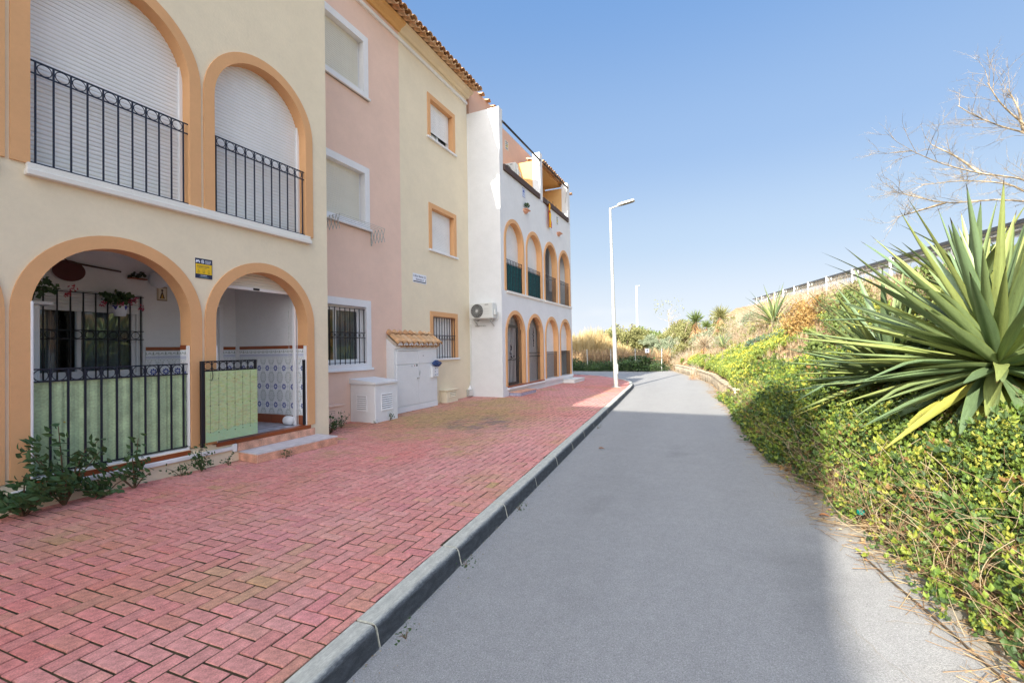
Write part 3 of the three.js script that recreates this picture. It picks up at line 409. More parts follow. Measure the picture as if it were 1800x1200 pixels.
// ---------- cream arcade block with the porch ----------
const XF = -6.15, TH = 0.20;
const block1 = thing('apartment_block', 'cream block with orange arches, shuttered balconies and a tiled porch', 'building', [-6.15, 0, -3]);
{
  const b = block1, SP = 1.94, HW = 0.745;            // ground-floor arches spring here
  const A = 2.855, B = 4.665, Z0 = 1.05, SPU = 4.99;  // arch centres along the street
  const holes = []; for (const c of [Z0 - 1.81, Z0, A, B]) for (const [y, sp] of [[0.28, SP], [3.40, SPU]]) holes.push((P) => archPath(P, c, HW + 0.05, y, sp));
  for (const c of [Z0, A, B]) holes.push((P) => rect(P, c - 0.6, c + 0.6, 7.45, 8.7));
  facade(b, -8, 5.86, 0, 9.45, XF, TH, M.cream, holes, 'cream rendered front wall');
  mesh('wall', [box(-14, XF - TH, 0, 9.45, -5.62, -5.86), box(-14, -13.8, 0, 9.45, 8, -5.62), box(-14, XF - TH, 0, 9.45, 8, 7.8)], M.cream, b).userData.label = 'end and rear walls';
  for (const c of [Z0 - 1.81, Z0, A, B]) { archTrim(b, c, HW, 0.30, SP, XF, TH); archTrim(b, c, HW, 3.395, SPU, XF, TH); }
  // upper-floor window fields stay closed by shutters
  for (const c of [Z0, A, B]) { mesh('roller_shutter', shutterGeo(c - 0.62, c + 0.62, 7.43, 8.72, XF - 0.1), M.shutter, b); }
  // first floor: shutters, rail, continuous sill
  for (const c of [Z0 - 1.81, Z0, A, B]) {
    mesh('roller_shutter', shutterGeo(c - HW - 0.03, c + HW + 0.03, 3.36, SPU + HW + 0.02, XF - TH + 0.03, 0.0475), M.shutter, b);
    for (const q of [c - HW, c + HW - 0.035]) mesh('shutter_guide', box(XF - TH + 0.03, XF - TH + 0.07, 3.40, SPU + 0.3, -q, -(q + 0.035)), M.alu, b);
  }
  mesh('window_sill', [box(XF - TH + 0.05, XF + 0.05, 3.335, 3.40, -2.08, -5.47, 0.004), box(XF - TH + 0.05, XF + 0.075, 3.275, 3.335, -2.07, -5.48, 0.006)], M.sill, b);
  mesh('window_sill', [box(XF - TH + 0.05, XF + 0.05, 3.335, 3.40, 1.6, -1.85, 0.004), box(XF - TH + 0.05, XF + 0.075, 3.275, 3.335, 1.61, -1.86, 0.006)], M.sill, b);
  mesh('floor_slab', box(-13.8, XF - TH, 2.98, 3.25, 7.8, -5.62), M.porch, b);
  railing(b, 'balcony_railing', 2.11, 3.58, 3.425, 4.45, XF - 0.02, 11, { first: 2.16, last: 3.543 });
  railing(b, 'balcony_railing', 3.93, 5.42, 3.425, 4.455, XF - 0.02, 11, { first: 3.958, last: 5.37 });
  railing(b, 'balcony_railing', 0.3, 1.79, 3.425, 4.45, XF - 0.02, 11, { first: 0.35, last: 1.75 });
  // ground-floor porch behind arches A and B
  const XB = -7.9, ZE = -5.4, FL = 0.30;
  const bs = rect(new THREE.Shape(), 1.7, 5.4, 0.0, 2.98); bs.holes.push(rect(new THREE.Path(), 2.5, 3.95, 1.18, 2.38), rect(new THREE.Path(), 4.5, 5.17, 0.32, 2.36));
  mesh('porch_wall', plate(bs, XB - 0.2, 0.2), M.porch, b).userData.label = 'white rear wall of the porch';
  mesh('porch_wall', box(XB - 0.2, XF - TH, 0, 2.98, ZE, -5.62), M.porch, b).userData.label = 'white side wall of the porch'; mesh('porch_wall', box(XB - 0.2, XF - TH, 0, 2.98, -1.5, -1.7), M.porch, b);
  const floorTex = dataTex(256, (u, v) => { const k = 0.85 + 0.2 * tn(u, v, 10, 4) + 0.06 * wn(u, v); const j = (u * 3 % 1 < 0.02 || v * 3 % 1 < 0.02) ? 0.75 : 1; return [k * j, k * j, k * j * 1.02]; }, 1 / 0.99, true);
  mesh('porch_floor', box(XB, XF - 0.06, 0.2, FL, -1.7, ZE), std({ color: lin(0.62, 0.63, 0.68), map: floorTex, roughness: 0.35 }), b);
  // plinth: cream wall, white ledge, brown edge tiles
  mesh('plinth', [box(XF - 0.35, XF + 0.01, 0, 0.20, -1.7, -5.6), ], M.cream, b);
  mesh('ledge', [box(XF - 0.1, XF + 0.045, 0.165, 0.215, -1.98, -4.16, 0.006), box(XF - 0.1, XF - 0.01, 0.275, 0.302, -2.1, -3.60, 0.004)], M.trimWhite, b);
  for (let s = 2.1; s < 3.55; s += 0.3) mesh('edge_tile', box(XF - 0.05, XF + 0.012, 0.217, 0.273, -(s + 0.002), -(Math.min(s + 0.298, 3.60)), 0.004), M.tileBrown, b);
  for (let s = 3.92; s < 5.4; s += 0.257) mesh('edge_tile', box(XF - 0.1, XF + 0.03, 0.245, 0.302, -(s + 0.002), -(Math.min(s + 0.255, 5.47)), 0.005), M.tileBrown, b);
  // window of the porch with its grille
  window_(b, 2.5, 3.95, 1.18, 2.38, XB - 0.06, { shutter: 0.22 });
  mesh('window_sill', box(XB - 0.1, XB + 0.05, 1.13, 1.18, -2.45, -4.0, 0.006), M.trimWhite, b);
  grille(b, 2.55, 3.9, 1.17, 2.36, XB + 0.05, 11, 1.72);
  // door
  const door = mesh('door', [box(XB - 0.1, XB - 0.06, 0.32, 2.30, -4.56, -5.11, 0.006), box(XB - 0.06, XB - 0.045, 0.5, 1.2, -4.66, -5.01, 0.01), box(XB - 0.06, XB - 0.045, 1.35, 2.15, -4.66, -5.01, 0.01)], M.alu, b);
  mesh('door_frame', [box(XB - 0.12, XB + 0.015, 0.3, 2.36, -4.5, -4.56, 0.005), box(XB - 0.12, XB + 0.015, 0.3, 2.36, -5.11, -5.17, 0.005), box(XB - 0.12, XB + 0.015, 2.30, 2.36, -4.56, -5.11, 0.005)], M.alu, b);
  mesh('door_handle', [box(XB - 0.045, XB - 0.01, 1.24, 1.26, -5.04, -5.06), box(XB - 0.02, XB - 0.005, 1.24, 1.26, -4.94, -5.06)], M.steel, door);
  // dado of glazed tiles: side wall, rear wall, arch jambs
  const pw = 0.203, ph = 0.31, y0 = 0.455;
  for (let c = 0; c < 8; c++) { const x = -6.36 - pw * (c + 0.5); if (x - pw / 2 < XB - 0.05) break; const w = Math.min(pw, x + pw / 2 - XB), xx = x + (pw - w) / 2;
    for (let r = 0; r < 3; r++) tilePiece(b, 'wall_tile', w, ph, V(xx, y0 + ph * (r + 0.5), ZE + 0.005), 'z', M.azulejo, w / pw); tilePiece(b, 'border_tile', w, 0.165, V(xx, y0 + ph * 3 + 0.083, ZE + 0.005), 'z', M.azulejoBorder, w / pw);
    tilePiece(b, 'cap_tile', w, 0.055, V(xx, 1.583, ZE + 0.009), 'z', M.tileBrown); tilePiece(b, 'skirting_tile', w, 0.145, V(xx, FL + 0.073, ZE + 0.008), 'z', M.tileBrown); }
  for (const [s0, s1] of [[3.985, 4.5], [5.17, 5.39]]) { const n = Math.max(1, Math.round((s1 - s0) / pw)), w = (s1 - s0) / n; for (let c = 0; c < n; c++) { const z = -(s0 + w * (c + 0.5)); for (let r = 0; r < 3; r++) tilePiece(b, 'wall_tile', w, ph, V(XB + 0.005, y0 + ph * (r + 0.5), z), 'x', M.azulejo, w / pw); tilePiece(b, 'border_tile', w, 0.165, V(XB + 0.005, y0 + ph * 3 + 0.083, z), 'x', M.azulejoBorder, w / pw); tilePiece(b, 'cap_tile', w, 0.055, V(XB + 0.009, 1.583, z), 'x', M.tileBrown); } }
  for (const s of [A + HW, B + HW]) { const z = -s + 0.006; for (let r = 0; r < 3; r++) tilePiece(b, 'wall_tile', 0.13, ph, V(XF - 0.125, y0 + ph * (r + 0.5), z), 'z', M.azulejo, 0.62); tilePiece(b, 'border_tile', 0.13, 0.165, V(XF - 0.125, y0 + ph * 3 + 0.083, z), 'z', M.azulejoBorder, 0.62); tilePiece(b, 'cap_tile', 0.13, 0.055, V(XF - 0.125, 1.583, z + 0.003), 'z', M.tileBrown); tilePiece(b, 'skirting_tile', 0.13, 0.15, V(XF - 0.125, FL + 0.076, z + 0.003), 'z', M.tileBrown); mesh('jamb_edge', [box(XF - 0.06, XF + 0.006, FL, 1.6, z - 0.001, z + 0.009, 0.003)], M.trimWhite, b); }
  mesh('jamb_edge', [box(XF - 0.08, XF + 0.026, FL, SP + 0.1, -(A - HW) - 0.001, -(A - HW) - 0.022, 0.004), box(XF - 0.08, XF + 0.02, FL, 1.6, -(B - HW) - 0.001, -(B - HW) - 0.018, 0.004)], M.trimWhite, b);
  // porch railing with its green screen
  const rg = railing(b, 'porch_railing', 2.1, 3.6, 0.325, 1.367, XF - 0.03, 11, { first: 2.133, last: 3.535, t: 0.017, ext: 0.02 });
  const weave = dataTex(256, (u, v) => { const k = 0.86 + 0.05 * Math.sin(u * 6.283 * 40) * Math.sin(v * 6.283 * 40) + 0.09 * tn(u, v, 4, 3) + 0.06 * tn(u, v, 24, 5) + 0.10 * (wn(u, v) - 0.5); return [k, k, k * 0.99]; }, 1 / 0.5, true);
  M.screen = phys({ color: lin(0.66, 0.86, 0.52), map: weave, roughness: 0.9, transmission: 0.12, thickness: 0, side: THREE.DoubleSide });
  mesh('privacy_screen', (() => { const P = [], n = 50; for (let i = 0; i < n; i++) { const f = (k) => [XF - 0.06 - 0.008 * Math.sin(k * 0.62) - 0.006 * Math.sin(k * 1.9 + 1), -lerp(2.1, 3.585, k / n)]; const [x0, z0] = f(i), [x1, z1] = f(i + 1); P.push(x0, 0.31, z0, x1, 0.31, z1, x1, 1.235, z1, x0, 0.31, z0, x1, 1.235, z1, x0, 1.235, z0); } const g = new THREE.BufferGeometry(); g.setAttribute('position', new THREE.Float32BufferAttribute(P, 3)); g.computeVertexNormals(); return g; })(), M.screen, rg).userData.label = 'faded green woven screen tied behind the bars';
  // shutter box in arch B and its guide rail
  mesh('roller_shutter', shutterGeo(B - HW - 0.03, B + HW + 0.03, 2.475, SP + HW + 0.02, XF - TH - 0.02, 0.05), M.shutterCream, b);
  mesh('shutter_bottom_bar', box(XF - TH - 0.03, XF - TH, 2.43, 2.475, -(B - HW - 0.03), -(B + HW + 0.03), 0.005), M.alu, b);
  mesh('shutter_latch', box(XF - TH - 0.002, XF - TH + 0.012, 2.438, 2.468, -4.62, -4.72, 0.004), M.dark, b);
  mesh('shutter_guide', [box(XF - TH - 0.05, XF - TH + 0.005, 0.30, 2.42, -5.375, -5.34, 0.004)], M.alu, b);
  mesh('shutter_cord', rod(V(XF - TH - 0.08, 2.2, -5.3), V(XF - TH - 0.07, 0.55, -5.3), 0.004), M.galv, b);
  mesh('gate_post', box(XF - 0.05, XF - 0.015, 0.31, 1.37, -5.362, -5.398), M.iron, b);
  // flat roof behind a low coping
  mesh('roof', box(-13.9, XF - 0.1, 9.3, 9.42, 7.9, -5.75), M.mortar, b); mesh('coping', [box(XF - 0.24, XF + 0.03, 9.45, 9.5, 8, -5.88, 0.008)], M.sill, b);
}
// steps up to the porch
{
  const t = thing('entrance_steps', 'pink tiled steps rising from the pavement to the open porch', 'steps', [-5.95, 0, -4.9]);
  const S = new THREE.Shape(); S.moveTo(-6.16, 4.24); S.lineTo(-5.72, 4.20); S.lineTo(-5.66, 5.56); S.lineTo(-6.16, 5.6); S.lineTo(-6.16, 4.24);
  const flat = (sh, y0, y1) => { const g = new THREE.ExtrudeGeometry(sh, { depth: y1 - y0, bevelEnabled: false }); g.rotateX(-Math.PI / 2); g.translate(0, y0, 0); return strip(g); };
  mesh('core', flat(S, -0.02, 0.112), M.mortar, t);
  mesh('tread', (() => { const q = new THREE.Shape(); q.moveTo(-6.14, 4.225); q.lineTo(-5.712, 4.19); q.lineTo(-5.652, 5.568); q.lineTo(-6.14, 5.60); q.lineTo(-6.14, 4.225); return flat(q, 0.112, 0.128); })(), M.stepTop, t);
  const face = (ax, as, bx, bs, y0, y1) => { const l = Math.hypot(bx - ax, bs - as), g = box(-0.006, 0.006, y0, y1, -l / 2 + 0.003, l / 2 - 0.003, 0.002); g.rotateY(Math.atan2(bx - ax, -(bs - as))); g.translate((ax + bx) / 2, 0, -(as + bs) / 2); return g; };
  for (let i = 0; i < 4; i++) { const f = i / 4, h = (i + 1) / 4; mesh('riser_tile', face(-5.716 + 0.06 * f, 4.2 + 1.36 * f, -5.716 + 0.06 * h, 4.2 + 1.36 * h, 0, 0.111), M.terracotta, t); }
  mesh('riser_tile', face(-6.15, 4.236, -5.72, 4.196, 0, 0.111), M.terracotta, t);
  for (let i = 0; i < 4; i++) mesh('riser_tile', box(-6.135, -6.118, 0.13, 0.242, -(4.2 + i * 0.335 + 0.002), -(4.2 + (i + 1) * 0.335 - 0.002), 0.003), M.terracotta, t);
  mesh('corner_stub', box(-6.15, -6.10, 0.13, 0.245, -4.13, -4.19, 0.012), M.trimWhite, t);
}
// the gate leaf
{
  const t = thing('porch_gate', 'black iron gate with a green stained panel standing ajar at the porch', 'gate', [-6.04, 0.3, -3.7]), x = -6.05, s0 = 3.665, s1 = 4.44;
  mesh('gate_post', box(x - 0.02, x + 0.02, 0.29, 1.40, -s0, -(s0 + 0.045), 0.003), M.iron, t);
  for (const y of [1.392, 1.27]) mesh('rail', box(x - 0.008, x + 0.008, y - 0.009, y + 0.009, -(s0 + 0.045), -s1), M.iron, t);
  mesh('end_stile', box(x - 0.01, x + 0.01, 0.36, 1.40, -(s1 - 0.03), -s1), M.iron, t);
  const n = 7, st = (s1 - s0 - 0.075) / n; for (let i = 0; i < n; i++) { mesh('ring', ring(V(x, 1.331, -(s0 + 0.045 + st * (i + 0.5))), 0.049, 0.005), M.iron, t); mesh('upright', box(x - 0.006, x + 0.006, 0.36, 1.39, -(s0 + 0.045 + st * (i + 1) - 0.006), -(s0 + 0.045 + st * (i + 1) + 0.006)), M.iron, t); }
  const wash = canvasTex(256, 320, (g, w, h) => { g.fillStyle = '#b9cb98'; g.fillRect(0, 0, w, h); for (let i = 0; i < 2600; i++) { g.fillStyle = `rgba(${120 + rnd() * 90 | 0},${140 + rnd() * 70 | 0},${90 + rnd() * 60 | 0},${0.10 + rnd() * 0.12})`; g.fillRect(rnd() * w, rnd() * h, 2 + rnd() * 16, 2 + rnd() * 7); }
    for (let x = 0; x < w; x += 2) { const e = h * 0.86 + 12 * noise(x * 0.03) + 8 * noise(x * 0.13, 4) - x * 0.05; g.fillStyle = `rgba(150,196,164,${0.45 + 0.2 * rnd()})`; g.fillRect(x, e, 2, h - e); g.fillStyle = `rgba(84,120,104,${0.25 * rnd()})`; g.fillRect(x, e - 4, 2, 6); }
    for (let i = 0; i < 6; i++) { const x = w * (i + 1) / 7; g.strokeStyle = 'rgba(58,72,50,0.75)'; g.lineWidth = 1.6; g.beginPath(); g.moveTo(x + 2, 4); g.bezierCurveTo(x - 2, h * 0.3, x + 3, h * 0.6, x - 1, h * 0.84); g.stroke(); for (let k = 0; k < 3; k++) { g.fillStyle = 'rgba(40,50,40,0.8)'; g.beginPath(); g.arc(x, h * (0.1 + 0.38 * k + rnd() * 0.02), 2.4, 0, 7); g.fill(); } } });
  const P = box(x + 0.012, x + 0.018, 0.345, 1.262, -(s0 + 0.05), -s1), m = metric(P), uv = m.attributes.uv; for (let i = 0; i < uv.count; i++) uv.setXY(i, (uv.getX(i) - s0) / (s1 - s0), (uv.getY(i) - 0.345) / 0.917);
  mesh('panel', m, std({ map: wash, roughness: 0.8 }), t, false).userData.label = 'yellow green plastic panel with a paler turquoise foot';
  mesh('tie', tube([V(x + 0.02, 1.27, -3.8), V(x + 0.028, 1.2, -3.805), V(x + 0.024, 1.14, -3.79)], 0.004), M.dark, t);
}
// ---------- recessed block: pink and cream bays under a tiled eave ----------
const XR = -7.17;
const block2 = thing('apartment_block', 'recessed three-storey block, pink beside cream, under a barrel-tiled eave', 'building', [-7.17, 0, -9]);
{
  const b = block2, T = 0.22, win = [];
  const pinkW = [[1.22, 2.47, 0.0], [4.34, 5.48, 1], [7.33, 8.48, 1]], creamW = [[1.25, 2.43, 1], [4.27, 5.43, 1], [7.40, 8.49, 0.76]];
  facade(b, 5.86, 9.2, 0, 9.62, XR, T, M.pink, pinkW.map(([a, c]) => (P) => rect(P, 6.4 - 0.04, 7.92 + 0.04, a - 0.04, c + 0.04)), 'pink rendered wall');
  facade(b, 9.2, 12.6, 0, 9.62, XR, T, M.creamB, creamW.map(([a, c]) => (P) => rect(P, 10.55 - 0.04, 11.72 + 0.04, a - 0.04, c + 0.04)), 'cream rendered wall');
  mesh('wall', [box(-13.8, -13.6, 0, 9.62, -5.86, -12.6), box(-13.6, XR - T, 9.4, 9.6, -5.86, -12.6)], M.creamB, b).userData.label = 'rear wall and attic floor';
  pinkW.forEach(([a, c, sh], i) => {
    surround(b, 6.4, 7.92, a, c, XR, 0.15, M.trimWhite, 0.025, 0.17);
    mesh('window_sill', box(XR - 0.1, XR + 0.07, a - 0.15, a - 0.1, -6.2, -8.1, 0.006), M.trimWhite, b);
    window_(b, 6.4, 7.92, a, c, XR - 0.13, { shutter: sh, mat: M.shutterCream });
  });
  grille(b, 6.45, 7.86, 1.24, 2.42, XR + 0.0, 11, 1.78);
  creamW.forEach(([a, c, sh], i) => {
    surround(b, 10.55, 11.72, a, c, XR, 0.13, M.orange, 0.02, 0.17, false);
    mesh('window_sill', box(XR - 0.14, XR + 0.06, a - 0.055, a, -10.38, -11.9, 0.006), M.trimWhite, b);
    window_(b, 10.55, 11.72, a, c, XR - 0.14, { shutter: sh, mat: M.shutter });
  });
  grille(b, 10.6, 11.68, 1.27, 2.40, XR + 0.0, 9, 1.78);
  mesh('string_course', box(XR - 0.02, XR + 0.06, 9.28, 9.37, -5.86, -12.58, 0.01), M.trimWhite, b);
  const cs = new THREE.Shape(); cs.moveTo(XR - 0.05, 9.50); cs.lineTo(XR + 0.06, 9.50); cs.lineTo(XR + 0.10, 9.56); cs.lineTo(XR + 0.22, 9.60); cs.lineTo(XR + 0.26, 9.66); cs.lineTo(XR - 0.05, 9.66); cs.lineTo(XR - 0.05, 9.50);
  mesh('cornice', plateZ(cs, -9.2, 1.9), M.terraceOrange, b).userData.label = 'orange painted cornice'; mesh('cornice', plateZ(cs, -12.64, 3.44), M.creamB, b).userData.label = 'cream painted cornice';
  tiledEave(b, 7.32, 12.62, -6.72, 9.66, 0.32, 3, 0.215, 0.42);
  const rs = new THREE.Shape(); rs.moveTo(-6.98, 9.665); rs.lineTo(-6.98, 9.73); rs.lineTo(-10.4, 10.9); rs.lineTo(-13.8, 9.8); rs.lineTo(-13.8, 9.665); rs.lineTo(-6.98, 9.665); mesh('roof', plateZ(rs, -12.62, 5.3), M.roofTile[1], b);
}
// ---------- white block with terraces ----------
const XW = -6.03, ZW = -12.6;
const block3 = thing('apartment_block', 'white corner block with eight orange arches and roof terraces', 'building', [-6.03, 0, -16.2]);
{
  const b = block3, T = 0.2, HW = 0.68, C = [13.63, 15.40, 17.19, 18.97], SPL = 1.93, SPU = 4.91, tw = 0.125;
  const holes = []; C.forEach((c) => { holes.push((P) => archPath(P, c, HW + 0.04, 0.30, SPL)); holes.push((P) => archPath(P, c, HW + 0.04, 3.32, SPU)); });
  facade(b, 12.6, 19.95, 0, 7.1, XW, T, M.white, holes, 'white rendered street front');
  mesh('wall', [box(-13.8, XW - T, 0, 6.25, ZW, ZW - 0.2), box(-13.8, XW - T, 0, 6.25, -19.75, -19.95), box(-13.8, -13.6, 0, 9.2, ZW - 0.2, -19.75)], M.white, b).userData.label = 'white side and rear walls';
  mesh('wall', box(-7.2, XW - T, 6.25, 9.0, ZW, ZW - 0.2), M.white, b).userData.label = 'white terrace wall'; mesh('wall', box(XW - T, XW, 7.1, 9.0, ZW, ZW - 0.25), M.white, b);
  for (const c of C) { archTrim(b, c, HW, 0.31, SPL, XW, T, tw); archTrim(b, c, HW, 3.33, SPU, XW, T, tw); }
  mesh('floor_slab', [box(-13.6, XW - T, 3.0, 3.25, ZW - 0.2, -19.75), box(-13.6, XW - T, 6.1, 6.3, ZW - 0.2, -19.75), box(-13.6, XW - T, 0.1, 0.3, ZW - 0.2, -19.75)], M.porch, b);
  mesh('loggia_wall', [box(-7.6, -7.45, 0.3, 6.1, ZW - 0.2, -19.75), box(-7.45, XW - T, 3.25, 6.1, -16.2, -16.35), box(-7.45, XW - T, 0.3, 3.0, -16.2, -16.35)], M.porch, b).userData.label = 'shaded white walls inside the arches';
  mesh('window_sill', [box(XW - 0.1, XW + 0.05, 3.245, 3.325, -12.95, -16.25, 0.008), box(XW - 0.1, XW + 0.05, 3.245, 3.325, -16.33, -19.9, 0.008)], M.sill, b);
  // first floor: two shuttered arches with teal cloth, two open ones
  const teal = phys({ color: lin(0.0, 0.17, 0.18), map: dataTex(128, (u, v) => 0.75 + 0.3 * tn(u, v, 18, 3) + 0.1 * wn(u, v), 1 / 0.4, true), roughness: 0.85, transmission: 0.15, thickness: 0, side: THREE.DoubleSide });
  C.forEach((c, i) => {
    if (i < 2) mesh('roller_shutter', shutterGeo(c - HW - 0.03, c + HW + 0.03, 3.3, SPU + HW + 0.02, XW - T + 0.02, 0.05), M.shutter, b);
    if (i === 3) mesh('roller_shutter', shutterGeo(c - HW - 0.03, c + HW + 0.03, 3.9, SPU + HW + 0.02, XW - T - 0.25, 0.05), M.shutter, b);
    const r = railing(b, 'balcony_railing', c - HW, c + HW, 3.36, 4.34, XW - 0.03, 11, { rings: false, band: 0.13, mat: M.iron, ext: 0.0, t: 0.016, first: c - HW + 0.05, last: c + HW - 0.05 });
    if (i < 2) mesh('privacy_cloth', (() => { const P = [], n = 60; for (let k = 0; k < n; k++) { const f = (q) => [XW - 0.055 + 0.012 * Math.sin(q * 1.1) + 0.006 * Math.sin(q * 2.9), -lerp(c - HW + 0.01, c + HW - 0.01, q / n)]; const [x0, z0] = f(k), [x1, z1] = f(k + 1); P.push(x0, 3.345, z0, x1, 3.345, z1, x1, 4.2, z1, x0, 3.345, z0, x1, 4.2, z1, x0, 4.2, z0); } const g = new THREE.BufferGeometry(); g.setAttribute('position', new THREE.Float32BufferAttribute(P, 3)); g.computeVertexNormals(); return g; })(), teal, r).userData.label = 'dark teal cloth behind the railing';
  });
  // ground floor: two full-height grilles, two low railings, shutters behind
  C.forEach((c, i) => {
    const yb = i === 3 ? 1.36 : 0.31; mesh('roller_shutter', shutterGeo(c - HW - 0.03, c + HW + 0.03, yb, SPL + HW + 0.02, XW - T + (i < 2 ? -0.05 : 0.02), 0.05), M.shutter, b);
    if (i === 3) { mesh('glass_door', [box(-6.9, -6.89, 0.32, 2.0, -(c - HW), -(c + HW))], M.glass, b); mesh('curtain', [box(-7.0, -6.97, 0.32, 2.0, -(c + 0.1), -(c + 0.35)), box(-7.0, -6.97, 0.32, 2.0, -(c - 0.62), -(c - 0.5))], M.porch, b); mesh('room', box(-7.44, -7.3, 0.3, 2.9, -(c - 0.75), -(c + 0.75)), M.room, b); }
    if (i < 2) {
      const g = new THREE.Group(); g.name = 'arch_grille'; b.add(g); const n = 13, x = XW - 0.1;
      for (let k = 0; k < n; k++) { const s = c - HW + 0.03 + (2 * HW - 0.06) * k / (n - 1), top = SPL + Math.sqrt(Math.max(0, HW * HW - (s - c) ** 2)); mesh('grille_bar', box(x - 0.008, x + 0.008, 0.32, top, -(s - 0.008), -(s + 0.008)), M.iron, g); }
      for (const y of i ? [1.20, 1.32] : [1.12, 2.18, 2.24]) { const w = y > SPL ? Math.sqrt(HW * HW - (y - SPL) ** 2) : HW; mesh('rail', box(x - 0.01, x + 0.012, y - 0.012, y + 0.012, -(c - w), -(c + w * (i ? 1 : 0.55))), M.iron, g); }
      if (!i) { mesh('rail', box(x - 0.02, x + 0.02, 2.19, 2.27, -(c - 0.62), -(c + 0.32), 0.004), M.iron, g); mesh('gate_stile', [box(x - 0.02, x + 0.02, 0.32, 2.2, -(c + 0.27), -(c + 0.34)), box(x - 0.02, x + 0.02, 0.32, 2.1, -(c - 0.66), -(c - 0.61)), box(x - 0.02, x + 0.02, 0.32, 0.40, -(c - 0.62), -(c + 0.3))], M.iron, g);
        mesh('scroll', [tube([V(x + 0.015, 1.16, -(c - 0.15)), V(x + 0.015, 1.35, -(c - 0.28)), V(x + 0.015, 1.5, -(c - 0.18)), V(x + 0.015, 1.62, -(c - 0.24))], 0.012), tube([V(x + 0.015, 1.15, -(c - 0.3)), V(x + 0.015, 1.17, -(c - 0.1)), V(x + 0.015, 1.25, -(c + 0.02)), V(x + 0.015, 1.14, -(c + 0.12))], 0.011), ring(V(x + 0.015, 1.28, -(c - 0.2)), 0.05, 0.011)], M.iron, g); mesh('ring', ring(V(x + 0.01, 1.12, -(c + 0.45)), 0.06, 0.008), M.iron, g); }
      else mesh('scroll', [ring(V(x + 0.015, 2.0, -c), 0.055, 0.012), ring(V(x + 0.015, 1.88, -c), 0.05, 0.012), tube([V(x + 0.015, 1.8, -c), V(x + 0.015, 1.7, -(c + 0.05)), V(x + 0.015, 1.62, -(c - 0.03)), V(x + 0.015, 1.56, -(c + 0.03))], 0.012), rod(V(x + 0.015, 2.05, -c), V(x + 0.015, 2.25, -c), 0.014, 0.004)], M.iron, g);
    } else railing(b, 'low_railing', c - HW, c + HW, 0.36, 1.34, XW - 0.03, 12, { rings: false, band: 0.1, mat: M.iron, ext: 0, t: 0.016, first: c - HW + 0.05, last: c + HW - 0.05 });
  });
  for (let s = 12.95; s < 16.1; s += 0.3) mesh('edge_tile', box(XW - 0.1, XW + 0.03, 0.262, 0.312, -(s + 0.002), -(s + 0.298), 0.004), M.tileBrown, b);
  mesh('ledge', [box(XW - 0.05, XW + 0.07, 0.20, 0.258, -12.92, -16.2, 0.006), box(XW - 0.05, XW + 0.05, 0.20, 0.30, -16.24, -19.9, 0.006), box(XW, XW + 0.03, 0.14, 0.196, -16.24, -19.4, 0.006)], M.trimWhite, b);
  // terrace: coping beams, fins, rear wall, partitions, awning tubes
  mesh('coping_beam', box(XW - 0.17, XW + 0.06, 7.1, 7.30, -12.86, -16.02, 0.012), M.wood, b); mesh('coping_beam', box(XW - 0.17, XW + 0.06, 7.1, 7.30, -16.42, -19.6, 0.012), M.wood, b);
  mesh('terrace_fin', [box(-6.33, XW, 7.08, 8.95, -16.16, -16.42)], M.white, b); mesh('terrace_fin', [box(-6.30, XW, 7.08, 8.9, -19.62, -19.95)], M.white, b);
  mesh('partition', box(-7.2, -6.33, 6.3, 8.68, -16.18, -16.40), M.terraceOrange, b); mesh('partition', box(-7.2, -6.30, 6.3, 8.7, -19.64, -19.93), M.terraceOrange, b);
  mesh('terrace_wall', box(-7.4, -7.2, 6.3, 9.78, ZW - 0.21, -18.3), M.terracePink, b); mesh('terrace_wall', box(-7.4, -7.2, 6.3, 9.3, -18.3, -19.94), M.terraceOrange, b);
  mesh('terrace_moulding', [box(-7.2, -7.14, 8.42, 8.52, ZW - 0.22, -14.6, 0.01), box(-7.2, -7.14, 8.45, 8.55, -16.42, -18.6, 0.01)], M.trimWhite, b);
  mesh('awning_tube', [rod(V(XW + 0.02, 8.62, -12.82), V(XW + 0.02, 8.62, -16.15), 0.035, 0.035, 10)], M.iron, b); mesh('awning_tube', [rod(V(XW + 0.02, 8.64, -16.42), V(XW + 0.02, 8.66, -19.62), 0.035, 0.035, 10)], M.wood, b);
  mesh('awning_arm', [bar(V(XW + 0.0, 8.60, -16.1), V(XW - 0.1, 8.0, -16.1), 0.025), bar(V(XW + 0.0, 8.6, -19.56), V(XW - 0.08, 8.0, -19.56), 0.025)], M.galv, b);
  mesh('soffit', box(-7.2, -6.42, 8.86, 8.93, -17.1, -19.94), M.terraceOrange, b); tiledEave(b, 17.15, 19.98, -6.28, 8.93, 0.34, 2, 0.215, 0.42);
  mesh('stair_tower', [box(-11, -7.7, 6.3, 10.75, -13.0, -16.2)], M.terracePink, b); 
  for (let i = 0; i < 7; i++) mesh('tower_tile', (() => { const g = barrel(0.09, 0.11, 0.4, true).clone(); g.rotateZ(-0.2); g.translate(-7.95, 10.78, -13.1 - i * 0.48); return g; })(), M.roofTile[i % 4], b);
  mesh('rear_roof', box(-13.6, -7.4, 9.2, 9.32, -16.2, -19.94), M.mortar, b);
  mesh('roof_tile', (() => { const g = barrel(0.08, 0.1, 0.4, true).clone(); g.translate(-6.35, 8.5, -20.06); return g; })(), M.roofTile[0], b);
}
